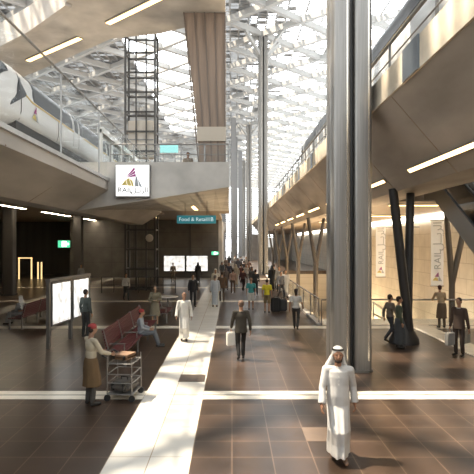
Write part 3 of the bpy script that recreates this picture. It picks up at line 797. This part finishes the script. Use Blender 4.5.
# ------------------------------------------------------------- steel columns
def big_column(loc, label, proto=None):
    if proto: return dup(proto, loc, 0, label, 'bundled steel columns')
    r = thing('steel_column', label, 'column', loc, 0, 'bundled steel columns')
    def rr(cx, cy, w, d, rad, n=5):
        pts = []
        for qx, qy, a0 in ((1, 1, 0), (-1, 1, 90), (-1, -1, 180), (1, -1, 270)):
            for i in range(n+1):
                a = math.radians(a0+90*i/n); pts.append((cx+qx*(w/2-rad)+rad*math.cos(a), cy+qy*(d/2-rad)+rad*math.sin(a)))
        return pts
    for sx in (-1, 1):
        for sy in (-1, 1): MB().prism(rr(sx*.285, sy*.285, .47, .47, .075), 0.0, 25.6).build('shaft', steel, r, smooth=True, local=True)
    MB().box((-.25, -.25, 0), (.25, .25, 25.6)).build('core', steel_d, r, local=True)
    for sx in (-1, 1): MB().box((sx*.285+.12, -.525, .3), (sx*.285+.16, -.505, 25)).build('seam', mat('bright seam', (.7, .66, .58), .2, .9), r, local=True)
    MB().prism(rr(0, 0, 1.16, 1.16, .25), 0, .06).build('base_plate', steel_m, r, smooth=True, local=True)
    ca = MB()
    for a in range(4):
        d = V((3.75*(1 if a in (0, 3) else -1), 3.375*(1 if a < 2 else -1), 0)).normalized()
        ca.bar(V((0, 0, 23.6))+d*.4, V((0, 0, 25.7))+d*2.6, .3, .35)
    ca.build('capital_arm', roofm, r, local=True)
    return r
c1 = big_column((3.22, 13.85, 0), 'bundled brushed steel column, the big nearest one behind the man in the thobe')
bpy.context.view_layer.update()
big_column((3.35, 54, 0), 'slender-looking bundled steel column in the middle distance with four roof arms', c1)
big_column((3.2, 94.5, 0), 'far bundled steel column just left of the mid-distance one', c1)
big_column((3.2, 135, 0), 'farthest bundled steel column near the bright exit', c1)
# left row of slim columns
lc = thing('hall_pillar', 'dark square pillar in front of the grey wall at far left', 'pillar', (X(9.5, 33), 33, 0), 0, 'left hall pillars')
MB().box((-.33, -.33, 0), (.33, .33, 5.74)).build('shaft', mat('pillar metal', (.12, .11, .10), .35, .5), lc, bevel=.04, local=True)
MB().box((-.38, -.38, 0), (.38, .38, .1)).build('base', steel_d, lc, local=True)
bpy.context.view_layer.update()
dup(lc, (X(78.5, 42), 42, 0), 0, 'dark square pillar right of the green exit sign', 'left hall pillars')

# ------------------------------------------------------------------ V columns
def vcol(D, label, zb=-5):
    r = thing('v_column', label, 'column', (5.85, D, zb), 0, 'V-shaped columns of the right hall')
    vm = mat('v column steel', (.13, .115, .10), .4, .5)
    MB().cyl((5.85, D, zb), (5.85, D, 1.98), .17, .17, 14).build('stem', vm, r, smooth=True)
    MB().cyl((5.85, D, 1.9), (5.25, D-.4, 5.2), .15, .12, 14).build('arm', vm, r, smooth=True)
    MB().cyl((5.85, D, 1.9), (6.5, D+.4, 5.2), .15, .12, 14).build('arm', vm, r, smooth=True)
    MB().ell((5.85, D, 1.95), (.2, .2, .25)).build('joint', vm, r, smooth=True)
D = 17.25
nv = thing('v_column', 'dark leaning V column with a flared skirt foot beside two walking people', 'column', (5.9, D, 0), 0, 'V-shaped columns of the right hall')
vm = mat('v column dark', (.045, .042, .04), .4, .4)
xf = X(405, D)
MB().cyl((X(407.5, D), D-.15, .45), (X(391, D), D-.2, 5.3), .16, .15, 16).build('arm', vm, nv, smooth=True)
MB().cyl((X(409, D), D+.15, .45), (X(413.5, D), D+.3, 5.25), .15, .14, 16).build('arm', vm, nv, smooth=True)
MB().loft([[V((X(404, D)+rx*math.cos(a*PI/12), D+ry*math.sin(a*PI/12), z)) for a in range(24)] for z, rx, ry in ((0, .52, .46), (.15, .50, .44), (.5, .3, .28), (.85, .22, .22))]).build('skirt_foot', vm, nv, smooth=True)
for i in range(6):
    vcol(25.75+9.2*i, 'grey steel V column standing in the light well, %s of its row' % ('hidden first', 'second', 'third', 'fourth', 'fifth', 'farthest')[i], zb=(-5 if i < 4 else 0))
ev = thing('v_column', 'slim tan V column propping the escalator', 'column', (9.45, 21.6, -5), 0, 'V-shaped columns of the right hall')
vt = mat('v column tan', (.16, .13, .10), .4, .4)
MB().cyl((9.5, 21.6, -5), (9.5, 21.6, 1.75), .13, .13, 14).build('stem', vt, ev, smooth=True)
MB().cyl((9.5, 21.6, 1.7), (9.1, 21.3, 5.25), .13, .11, 14).build('arm', vt, ev, smooth=True)
MB().cyl((9.5, 21.6, 1.7), (10.15, 21.3, 5.25), .13, .11, 14).build('arm', vt, ev, smooth=True)

# ------------------------------------------------------------------ escalator
es = thing('escalator', 'dark glass-sided escalator descending at the right edge', 'escalator', (8.5, 12, 0))
def ez(y): return max(0, min(5.8, (y-11.2)*.66))
# truss side profile (y,z)
trus = [(9.8, 0), (11.0, 0), (20.3, 5.2), (22, 5.2), (22, 5.9), (19.9, 5.9), (11.2, .35), (9.8, .35)]
trus = [(9.8, .0), (11.5, .0), (19.5, 5.1), (20.6, 5.2), (20.6, 5.85), (19.3, 5.85), (10.9, .5), (9.8, .5)]
MB().prism(trus, 7.9, 8.02, 'X').build('side_cladding', mat('escalator cladding', (.30, .29, .27), .4, .4), es)
MB().prism(trus, 9.2, 9.32, 'X').build('side_cladding', mat('escalator cladding', (.30, .29, .27), .4, .4), es)
und = [(11.5, .02), (19.5, 5.12), (20.6, 5.22), (20.6, 5.32), (19.45, 5.3), (11.4, .16)]
MB().prism(und, 8.02, 9.2, 'X').build('underside', steel_m, es)
st = MB()
for i in range(34):
    y = 11.0+i*.25; z = .35+(y-10.9)*.637
    st.box((8.05, y, z-.25), (9.17, y+.25, z))
st.build('steps', steel_d, es)
for x in (7.96, 9.26):
    MB().prism([(9.9, .5), (10.9, .5), (19.3, 5.85), (20.6, 5.85), (20.6, 6.7), (19.1, 6.7), (10.7, 1.35), (9.9, 1.35)], x-.01, x+.01, 'X').build('glass_panel', glass_mat('escalator glass', (.30, .34, .38), .5), es)
    MB().tube([(x, 9.8, 1.38), (x, 10.7, 1.38), (x, 19.1, 6.74), (x, 20.6, 6.74)], .05, 10).build('handrail', black, es, smooth=True)

# -------------------------------------------------------------- right railings
def railing(name, label, p0, p1, z0, n, h=1.08):
    r = thing(name, label, 'railing', ((p0[0]+p1[0])/2, (p0[1]+p1[1])/2, z0))
    p0, p1 = V((*p0, z0)), V((*p1, z0)); up = V((0, 0, 1))
    for i in range(n+1):
        p = p0.lerp(p1, i/n); MB().cyl(p, p+up*h, .025, n=8).build('post', steel_m, r, smooth=True)
    MB().cyl(p0+up*h, p1+up*h, .035, n=10).build('handrail', steel, r, smooth=True)
    for i in range(n):
        a = p0.lerp(p1, (i+.04)/n); b_ = p0.lerp(p1, (i+.96)/n); d = (p1-p0).normalized(); nn = d.cross(up)*.008
        MB().verts_faces([a-nn+up*.08, b_-nn+up*.08, b_-nn+up*(h-.1), a-nn+up*(h-.1), a+nn+up*.08, b_+nn+up*.08, b_+nn+up*(h-.1), a+nn+up*(h-.1)],
                         [(0,1,2,3),(4,7,6,5),(0,4,5,1),(1,5,6,2),(2,6,7,3),(3,7,4,0)]).build('glass_panel', glass, r)
    return r
railing('glass_railing', 'glass railing with steel handrail in front of the glowing sandstone wall', (3.75, 20.93), (11.9, 20.93), 0, 5)
railing('glass_railing', 'long glass railing running away beside the light well', (3.67, 21.1), (3.67, 61.5), .10, 18, 1.0)
ri = thing('ramp_rail', 'sloping white handrail of the stair down in the light well', 'handrail', (7, 30, -3))
for dz in (0, .5): MB().cyl((6.5, 23, .2+dz), (11.2, 33, -2.2+dz), .05, n=8).build('rail', steel, ri, smooth=True)
for i in range(5):
    t = i/4; p = V((6.5, 23, .2)).lerp(V((11.2, 33, -2.2)), t); MB().cyl(p-V((0, 0, .9)), p+V((0, 0, .5)), .03, n=8).build('post', steel, ri, smooth=True)
MB().verts_faces([(6.3, 23, -.75), (7.3, 22.8, -.75), (11.9, 32.8, -3.2), (10.9, 33.2, -3.2), (6.3, 23, -.95), (7.3, 22.8, -.95), (11.9, 32.8, -3.4), (10.9, 33.2, -3.4)],
                 [(0,1,2,3),(7,6,5,4),(0,4,5,1),(1,5,6,2),(2,6,7,3),(3,7,4,0)]).build('stair_flight', conc_w, ri)

# -------------------------------------------------------------- banners
def banner(x0, x1, y, z0, z1, label):
    r = thing('banner', label, 'banner', ((x0+x1)/2, y, z0), 0, 'hanging banners')
    cl = translucent('banner cloth', (.95, .95, .94), .3) if 'banner cloth' not in MATS else MATS['banner cloth']
    rows = []
    for i in range(13):
        z = z0+(z1-z0)*i/12; bow = .02*math.sin(i*.9)
        rows.append([V((x0, y+bow, z)), V((x1, y+bow+.01, z)), V((x1, y+bow+.022, z)), V((x0, y+bow+.012, z))])
    MB().loft(rows).build('cloth', cl, r)
    MB().cyl((x0-.05, y+.01, z1), (12.0, y+.01, z1), .025, n=8).build('bracket', steel_d, r, smooth=True)
    MB().cyl((x0-.03, y+.01, z0), (x1+.03, y+.01, z0), .02, n=8).build('bottom_bar', steel_d, r, smooth=True)
    w = x1-x0
    cx = (x0+x1)/2
    text_mesh('latin_letters', 'RAIL', w*.78, lettergrey, r, (cx+.02, y-.035, z0+(z1-z0)*.40), rot=(PI/2, -PI/2, 0))
    text_mesh('arabic_letters', '\uFEDE\u0640\u0640\uFEF3\uFEAE\uFEDF\uFE8D', w*.95, lettergrey, r, (cx+.02, y-.035, z0+(z1-z0)*.76), rot=(PI/2, -PI/2, 0))
    logo(1, 1, cx, z0+(z1-z0)*.14, y-.03, r, w*.7)
D = 23.4; banner(X(431, D), X(443.5, D), D, Z(286, D), Z(220.5, D), 'white vertical banner right of the leaning V column, the larger one')
D = 32; banner(X(376, D), X(385.5, D), D, Z(277, D), Z(227, D), 'white vertical banner just right of the big steel column')

# -------------------------------------------------------------- hall furniture
# map panels
mp_ = thing('map_stand', 'free-standing pair of lit map panels on grey posts', 'map stand', (-5.75, 17.8, 0))
pa, pb = V((-6.0, 16.35, 0)), V((-5.6, 19.5, 0)); dd = (pb-pa).normalized()
zt = 2.22; up = V((0, 0, 1)); nn = dd.cross(up)
for t in (0, .51, 1):
    p = pa.lerp(pb, t); MB().bar(p, p+up*zt, .10, .13, up=tuple(dd)).build('post', steel_m, mp_)
MB().bar(pa-dd*.05+up*zt, pb+dd*.05+up*zt, .16, .10).build('top_beam', steel_m, mp_)
mapm = bpy.data.materials.new('lit map'); mapm.use_nodes = True
nt = mapm.node_tree; bs = nt.nodes['Principled BSDF']; tc = nt.nodes.new('ShaderNodeTexCoord')
vn = nt.nodes.new('ShaderNodeTexNoise'); vn.inputs['Scale'].default_value = 3.5; vn.inputs['Detail'].default_value = 2
cr = nt.nodes.new('ShaderNodeValToRGB'); cr.color_ramp.elements[0].position = .35; cr.color_ramp.elements[0].color = (.50, .49, .45, 1); cr.color_ramp.elements[1].position = .55; cr.color_ramp.elements[1].color = (1, 1, .97, 1)
nt.links.new(tc.outputs['Object'], vn.inputs['Vector']); nt.links.new(vn.outputs['Fac'], cr.inputs[0])
nt.links.new(cr.outputs[0], bs.inputs['Emission Color']); nt.links.new(cr.outputs[0], bs.inputs['Base Color']); bs.inputs['Emission Strength'].default_value = .95
for t0, t1 in ((.05, .48), (.55, .97)):
    a, b_ = pa.lerp(pb, t0), pa.lerp(pb, t1)
    fr = MB().bar(a+up*1.42, b_+up*1.42, .10, 1.46).build('panel_frame', steel_m, mp_)
    for sgn in (-1, 1):
        MB().bar(a+dd*.04+up*1.42+nn*.052*sgn, b_-dd*.04+up*1.42+nn*.052*sgn, .012, 1.34).build('lit_panel', mapm, fr)

def bench(name, label, loc, rz, length, units):
    """faces local +X, runs along local Y from 0 to length"""
    r = thing(name, label, 'bench', loc, rz, 'red slatted benches')
    per = length/units
    for i in range(7):
        y = 0
        MB().box((.06+i*.075, 0, .42), (.12+i*.075, length, .45)).build('seat_slat', redp, r, local=True, bevel=.006)
    for i in range(7):
        zz = .50+i*.075; xx = .02-.12*(i/7)
        MB().prism([(xx, zz), (xx-.025, zz), (xx-.035, zz+.062), (xx-.01, zz+.062)], 0, length, 'Y').build('back_slat', redp, r, local=True)
    for i in range(units+1):
        y = min(max(i*per, .06), length-.06)
        MB().box((.02, y-.03, .0), (.06, y+.03, .44)).box((.50, y-.03, 0), (.55, y+.03, .42)).box((.02, y-.03, .38), (.58, y+.03, .42)).bar((.05, y, .42), (-.12, y, 1.04), .06, .03, up=(0, 1, 0)).build('leg_frame', steel_m, r, local=True)
        MB().box((.08, y-.025, .62), (.52, y+.025, .65)).box((.48, y-.02, .45), (.51, y+.02, .62)).build('armrest', steel_m, r, local=True, bevel=.006)
    return r
bench('slatted_bench', 'long dark red bench with the red-capped man sitting on it', (-3.5, 13.9, 0), 0, 5.6, 3)
bench('slatted_bench', 'dark red bench beyond the left map panels with a white-scarfed sitter', (-8.35, 24.9, 0), PI, 5.0, 3)
bench('slatted_bench', 'short dark red bench behind the woman in olive', (-3.35, 21.6, 0), 0, 1.9, 1)
tb = thing('side_table', 'low white table beyond the short red bench', 'table', (X(168, 25.3), 25.3, 0))
MB().cyl((0, 0, .72), (0, 0, .76), .52, .52, 28).build('tabletop', white_p, tb, smooth=True, local=True)
MB().cyl((0, 0, 0), (0, 0, .72), .05, .05, 12).build('pedestal', steel_m, tb, smooth=True, local=True)
MB().cyl((0, 0, 0), (0, 0, .03), .28, .28, 20).build('foot', steel_m, tb, smooth=True, local=True)

# luggage trolley
tr = thing('luggage_trolley', 'chrome luggage trolley in front of the porter', 'trolley', (X(124.5, 11.2), 11.2, 0), -.12)
tr.scale = (.92, .92, .95)
L = dict(local=True)
hx, hy = .30, .36
for sx in (-1, 1):
    for sy in (-1, 1): MB().cyl((sx*hx, sy*hy, .12), (sx*hx, sy*hy, 1.0 if sx < 0 or True else .8), .014, n=8).build('upright', steel, tr, smooth=True, **L)
for z in (.16, .42, .62, .86):
    q = MB(); q.tube([(-hx, -hy, z), (hx, -hy, z), (hx, hy, z), (-hx, hy, z), (-hx, -hy, z)], .012, 8)
    if z in (.16, .86):
        for i in range(1, 6): q.cyl((-hx, -hy+i*.12, z), (hx, -hy+i*.12, z), .006, n=6)
    q.build('frame_rail', steel, tr, smooth=True, **L)
MB().box((-hx, -hy, .165), (hx, hy, .175)).build('deck', steel_m, tr, **L)
MB().tube([(-hx, -hy, .98), (-hx-.12, -hy, 1.04), (-hx-.12, hy, 1.04), (-hx, hy, .98)], .018, 8).build('push_handle', black, tr, smooth=True, **L)
for sx in (-1, 1):
    for sy in (-1, 1):
        w = MB().cyl((sx*hx-.0, sy*hy-.02, .075), (sx*hx, sy*hy+.02, .075), .075, .075, 16).build('wheel', black, tr, smooth=True, **L)
        MB().cyl((sx*hx, sy*hy, .075), (sx*hx, sy*hy, .13), .02, n=8).build('caster_fork', steel_m, w, smooth=True, **L)
def case(name, label, loc, rz, w, d, h, m, cat='suitcase', handle=True, group=None):
    r = thing(name, label, cat, loc, rz, group)
    MB().box((-w/2, -d/2, .02), (w/2, d/2, h)).build('shell', m, r, bevel=min(w, d)*.16, smooth=True, **L)
    if handle: MB().tube([(-.08, 0, h-.01), (-.08, 0, h+.06), (.08, 0, h+.06), (.08, 0, h-.01)], .012, 8).build('handle', black, r, smooth=True, **L)
    for s in (-1, 1): MB().box((s*w*.28-.012, -d/2-.004, .04), (s*w*.28+.012, d/2+.004, h-.02)).build('strap', black, r, **L)
    return r
tx, ty = tr.location.x, tr.location.y
case('suitcase', 'grey suitcase lying on the trolley base', (tx, ty, .16), -.35, .5, .58, .24, cloth((.10, .09, .08)))
case('holdall', 'brown bag on top of the trolley', (tx, ty, .855), -.35, .46, .5, .13, cloth((.22, .13, .08)), 'bag', handle=False)
case('suitcase', 'black upright suitcase beside the yellow-shirted person', (X(275.5, 25), 25.0, 0), .1, .46, .26, .72, cloth((.02, .02, .02)))
case('suitcase', 'dark grey upright suitcase, the right one by the yellow-shirted person', (X(283, 25.3), 25.3, 0), -.1, .42, .26, .62, cloth((.05, .05, .05)))
# case carried by the walking man, bags of the suited man
def bag(label, loc, rz, w, d, h, col, hz):
    r = thing('bag', label, 'bag', loc, rz)
    MB().box((-w/2, -d/2, 0), (w/2, d/2, h)).build('pouch', cloth(col), r, bevel=.02, smooth=True, **L)
    MB().tube([(-w*.25, 0, h-.01), (-w*.18, 0, hz), (w*.18, 0, hz), (w*.25, 0, h-.01)], .009, 6).build('handle', cloth(tuple(c*.6 for c in col)), r, smooth=True, **L)
bag('white rectangular case hanging from the brown-jacketed man', (X(231.6, 14.8), 14.78, .42), .35, .30, .14, .40, (.70, .68, .62), .49)
D2 = DF(356)
bag('pale shopping bag in the left hand side of the suited man', (X(449.5, D2)-.04, D2-.12, .36), .6, .36, .14, .38, (.27, .26, .24), .47)
bag('pale shopping bag in the right hand side of the suited man', (X(467.5, D2)+.02, D2+.16, .36), .6, .34, .14, .38, (.27, .25, .21), .47)

# lights added under the mezzanine to brighten the banners and upper wall
for i, nme in enumerate(('nearest', 'middle', 'farthest')):
    y = 22.4+i*9; r = thing('linear_light', 'added linear light under the mezzanine soffit, %s of three' % nme, 'ceiling light', (7.6, y, 5.2), 0, 'added lights under the mezzanine')
    MB().box((7.0, y-.12, 5.14), (11, y+.12, 5.2)).build('housing', steel_m, r); MB().box((7.05, y-.08, 5.11), (10.95, y+.08, 5.14)).build('diffuser', tube_w, r)
# ---------------------------------------------------------------- wall screens
for x0, x1, lab in ((164, 184.5, 'left'), (186.5, 207.5, 'right')):
    D = 49.7; r = thing('wall_screen', 'bright white display screen on the dark wall, %s of the pair' % lab, 'screen', (X((x0+x1)/2, D), D, Z(271, D)), 0, 'screens on the dark wall')
    MB().box((X(x0, D)-.06, 49.75, Z(271, D)-.06), (X(x1, D)+.06, 49.99, Z(256, D)+.06)).build('frame', steel_d, r)
    MB().box((X(x0, D), 49.72, Z(271, D)), (X(x1, D), 49.76, Z(256, D))).build('display', mapm, r)
def exit_sign(x0, x1, y0, y1, D, label):
    r = thing('exit_sign', label, 'exit sign', (X((x0+x1)/2, D), D, Z(y1, D)), 0, 'green exit signs')
    a, b_, c, d = X(x0, D), X(x1, D), Z(y1, D), Z(y0, D)
    MB().box((a-.03, D, c-.03), (b_+.03, D+.1, d+.03)).build('casing', steel_d, r)
    MB().box((a, D-.015, c), (b_, D, d)).build('lit_face', greenlit, r)
    wl = mat('exit pictogram', (1, 1, 1), .5, emit=2, ecol=(.9, 1, .92)); hh = d-c; cx = (a+b_)/2
    MB().box((cx-.32*hh, D-.025, c+.1*hh), (cx+.35*hh, D-.015, c+.9*hh)).build('pictogram_door', wl, r)
    MB().box((b_-.5*hh, D-.025, c+.35*hh), (b_-.15*hh, D-.015, c+.65*hh)).build('arrow', wl, r)
exit_sign(58, 70, 240.5, 247.5, 49.85, 'green lit exit sign on the dark wall at left')
exit_sign(211.5, 218.5, 251.5, 255, 49.85, 'small green exit sign at the right end of the dark wall')
# teal hanging sign
D = 26.0
ts = thing('hanging_sign', 'teal hanging wayfinding sign under the footbridge', 'sign', (X(196, D), D, Z(223.5, D)), 0)
x0, x1, z0, z1 = X(177, D), X(216, D), Z(223.5, D), Z(215.5, D)
MB().box((x0, D-.06, z0), (x1, D+.06, z1)).build('panel', teal, ts, bevel=.01)
text_mesh('lettering', 'Food & Retail', .27, tealtext, ts, (x0+.85, D-.065, (z0+z1)/2), extrude=.003)
text_mesh('gate_number', '1B', .29, tealtext, ts, (x1-.28, D-.065, (z0+z1)/2), extrude=.003)
for px in (185, 207): MB().cyl((X(px, D), D, z1), (X(px, D), D, 5.68), .012, n=6).build('hanger', steel_d, ts, smooth=True)
# upper teal sign behind the bridge
D = 34
us = thing('hanging_sign', 'pale turquoise lit sign above the footbridge', 'sign', (X(169, D), D, Z(153, D)))
MB().box((X(160, D), D, Z(152.5, D)), (X(178, D), D+.12, Z(144, D))).build('panel', mat('turquoise sign', (.25, .6, .6), .4, emit=.5, ecol=(.35, .8, .78)), us)
for px in (163, 175): MB().bar((X(px, D), D+.06, 6.07), (X(px, D), D+.06, Z(152.5, D)), .06, .06).build('post', steel_m, us)
# glowing portal frame at far left
D = 48
gf = thing('portal_frame', 'thin glowing gold portal frame in the far left hall', 'gate frame', (X(26, D), D, 0))
gm = mat('gold glow tube', (1, .7, .3), .5, emit=1.2, ecol=(1, .7, .32))
for px in (19, 31.5, 38, 41.5): MB().box((X(px, D)-.05, D-.05, 0), (X(px, D)+.05, D+.05, Z(258 if px < 35 else 262, D))).build('upright', gm, gf)
MB().box((X(19, D)-.05, D-.05, Z(258, D)-.05), (X(31.5, D)+.05, D+.05, Z(258, D)+.05)).build('lintel', gm, gf)
# ticket gates row near the lift tower
gt = thing('barrier_rail', 'low dark barrier rail in front of the lift tower', 'barrier', (-6.7, 34.5, 0))
for i in range(7): MB().cyl((-9+i*.85, 34.5, 0), (-9+i*.85, 34.5, 1.1), .03, n=8).build('post', steel_d, gt, smooth=True)
for z in (.55, 1.1): MB().cyl((-9, 34.5, z), (-3.9, 34.5, z), .03, n=8).build('rail', steel_d, gt, smooth=True)

# -------------------------------------------------------------------- the roof
ZR = 25.6
rb_ = MB(); ax, ay = 3.75, 3.375
d1 = V((ax, ay, 0)).normalized()
X0, X1, Y0, Y1 = -42, 42, -12, 204
def clip(p, d):
    t0, t1 = -1e9, 1e9
    for c0, c1, pc, dc in ((X0, X1, p.x, d.x), (Y0, Y1, p.y, d.y)):
        a, b_ = (c0-pc)/dc, (c1-pc)/dc
        t0 = max(t0, min(a, b_)); t1 = min(t1, max(a, b_))
    return (t0, t1) if t1 > t0 else None
for sgn in (1, -1):
    d = V((ax*sgn, ay, 0)).normalized()
    for i in range(-50, 51):
        p = V((3.2+i*2*ax, 54, ZR+.35+(.04 if sgn > 0 else 0))); c = clip(p, d)
        if c: rb_.bar(p+d*c[0], p+d*c[1], .46, .6)
struct('ceiling_roof', rb_, roofm)
# louvres: deep blades over the left, shallow ones over the right, a gap added for a bright light shaft
OX0, OX1, OY0, OY1 = -12.5, -5.0, 44, 104
lv = MB(); y = Y0; k2 = 0
while y < Y1:
    op = OY0 < y < OY1
    for a, b_ in (((X0, OX0), (OX1, 2)) if op else ((X0, 2),)): lv.box((a, y-.07, ZR+.95), (b_, y+.07, ZR+1.22))
    lv.box((2, y-.06, ZR+1.1), (6, y+.06, ZR+1.22))
    if k2 % 2 == 0: lv.box((6, y-.09, ZR+1.14), (X1, y+.09, ZR+1.2))
    y += .62 if y < 110 else 1.24; k2 += 1
x = X0
while x < X1:
    if OX0 < x < OX1: lv.bar((x, Y0, ZR+.9), (x, OY0, ZR+.9), .16, .16); lv.bar((x, OY1, ZR+.9), (x, Y1, ZR+.9), .16, .16)
    else: lv.bar((x, Y0, ZR+.9), (x, Y1, ZR+.9), .16, .16)
    x += .95 if x < 5 else 1.9
struct('ceiling_louvres', lv, louvm)
pn = MB(); rr = random.Random(3)  # panels added for dapple, left out where sun should pass
for i in range(int((X1-X0)/.95)):
    for j in range(int((Y1-Y0)/.62)):
        x = X0+i*.95; y = Y0+j*.62
        if x > 22 or (y > 130 and j % 2): continue
        nz = noise.noise((x*.22, y*.22, 3.1))
        dens = 0 if y < 27 or (OX0-.9 < x < OX1 and OY0 < y < OY1) else (.60 if x < -9 else (.36 if x < 1 else (.22 if x < 6 else .0)))+.35*nz
        if rr.random() < dens: pn.box((x, y, ZR+1.22), (x+.95, y+.62, ZR+1.25))
struct('ceiling_dapple_panels', pn, translucent('dapple roof panel', (.42, .42, .42), .15))

# ------------------------------------------------------------ far hall details
struct('wall_far_left', MB().box((-16, 70, 0), (-2.2, 71, 5.5)).box((-30, 120, 0), (-3.5, 121, 9)), conc_l)
struct('ceiling_footbridge_far', MB().box((-20, 74, 5.2), (-.9, 80, 6.6)), conc)
ff = MB()
for i in range(27): ff.box((-40+i*3-.1, 200, 0), (-40+i*3+.1, 200.4, 25.6))
for z in (6, 12, 18, 24): ff.box((-40, 200, z-.15), (40, 200.3, z+.15))
z = 5.2
while z < 25.4: ff.box((-40, 200.0, z), (40, 200.25, z+.42)); z += .75
struct('window_far', ff, roofm)
struct('wall_far', MB().box((-40, 199, 0), (-3.0, 199.4, 5.2)).box((3.4, 199, 0), (40, 199.4, 5.2)), conc_l)
struct('wall_right_end', MB().box((8.2, 100, 0), (12, 100.4, 5.2)).box((3.9, 100, 0), (5.2, 100.4, 5.2)).box((5.2, 100, 0), (8.2, 100.4, 2.6)), conc_l)
sw = MB(); z = 6.3
while z < 25.4: sw.box((-42.4, -12, z), (-42.1, 200, z+.9)).box((42.1, -12, z), (42.4, 200, z+.9)); z += 1.3
struct('wall_side_sky_block', sw, roofm)  # slatted sides added to cut low sky light
for i, (x, y, w) in enumerate(((-.2, 88, .9), (.35, 104, .8), (1.5, 120, .9), (-2.4, 100, 1.2))):
    tag(MB().box((x, y, 0), (x+w, y+w, ZR)).build('hall_pylon', mat('pylon metal', (.30, .30, .30), .5, .3), bevel=.1), 'tall pale pylon far down the hall, %s' % ('the nearest of them', 'second in depth', 'deepest of them', 'wide one at the left')[i], 'pylon', 'far pylons')

# -------------------------------------------------------------------- lighting
w = bpy.data.worlds.new('World'); S.world = w; w.use_nodes = True
nt = w.node_tree; bg = nt.nodes['Background']
tc = nt.nodes.new('ShaderNodeTexCoord'); vm_ = nt.nodes.new('ShaderNodeVectorMath'); vm_.operation = 'DOT_PRODUCT'
gd = V((.10, 1, .38)).normalized(); vm_.inputs[1].default_value = gd
nt.links.new(tc.outputs['Generated'], vm_.inputs[0])
mr = nt.nodes.new('ShaderNodeMapRange'); mr.inputs[1].default_value = .80; mr.inputs[2].default_value = 1.0; mr.inputs[3].default_value = 2.3; mr.inputs[4].default_value = 8.0
mr.interpolation_type = 'SMOOTHSTEP'
nt.links.new(vm_.outputs['Value'], mr.inputs[0]); nt.links.new(mr.outputs[0], bg.inputs['Strength'])
bg.inputs['Color'].default_value = (.93, .975, 1, 1)
su = bpy.data.lights.new('sun', 'SUN'); su.energy = 17; su.angle = math.radians(1.2); su.color = (1, .86, .68)
so = bpy.data.objects.new('sun', su); C.objects.link(so)
sd = V((.50, -.12, -1.0)).normalized()
so.rotation_euler = sd.to_track_quat('-Z', 'Y').to_euler(); so.location = (-20, 10, 40)
def area(name, loc, size, power, col, rot=(0, 0, 0), sy=None):
    l = bpy.data.lights.new(name, 'AREA'); l.energy = power; l.color = col; l.size = size
    if sy: l.shape = 'RECTANGLE'; l.size_y = sy
    o = bpy.data.objects.new(name, l); C.objects.link(o); o.location = loc; o.rotation_euler = rot; return o
# warm wall-wash lights standing on the lower level of the light well
for i in range(4):
    y = 24+i*9
    r = thing('uplight', 'warm linear uplight on the lower level floor, %s' % ('nearest', 'second', 'third', 'farthest')[i], 'floor light', (10.6, y, -5), 0, 'uplights in the light well')
    MB().box((10.5, y-2, -4.99), (10.7, y+2, -4.9)).build('housing', steel_m, r)
    area('uplight_lamp', (10.6, y, -4.85), .2, 1000, (1, .74, .45), (0, PI+math.radians(-20), 0), sy=4)

vs_ = S.view_settings; vs_.view_transform = 'Standard'; vs_.look = 'None'; vs_.gamma = 1; vs_.exposure = 0.15; vs_.use_curve_mapping = False
S.cycles.use_denoising = True
S.cycles.max_bounces = 8; S.cycles.diffuse_bounces = 4; S.cycles.transparent_max_bounces = 16
S.cycles.caustics_reflective = False; S.cycles.sample_clamp_indirect = 6
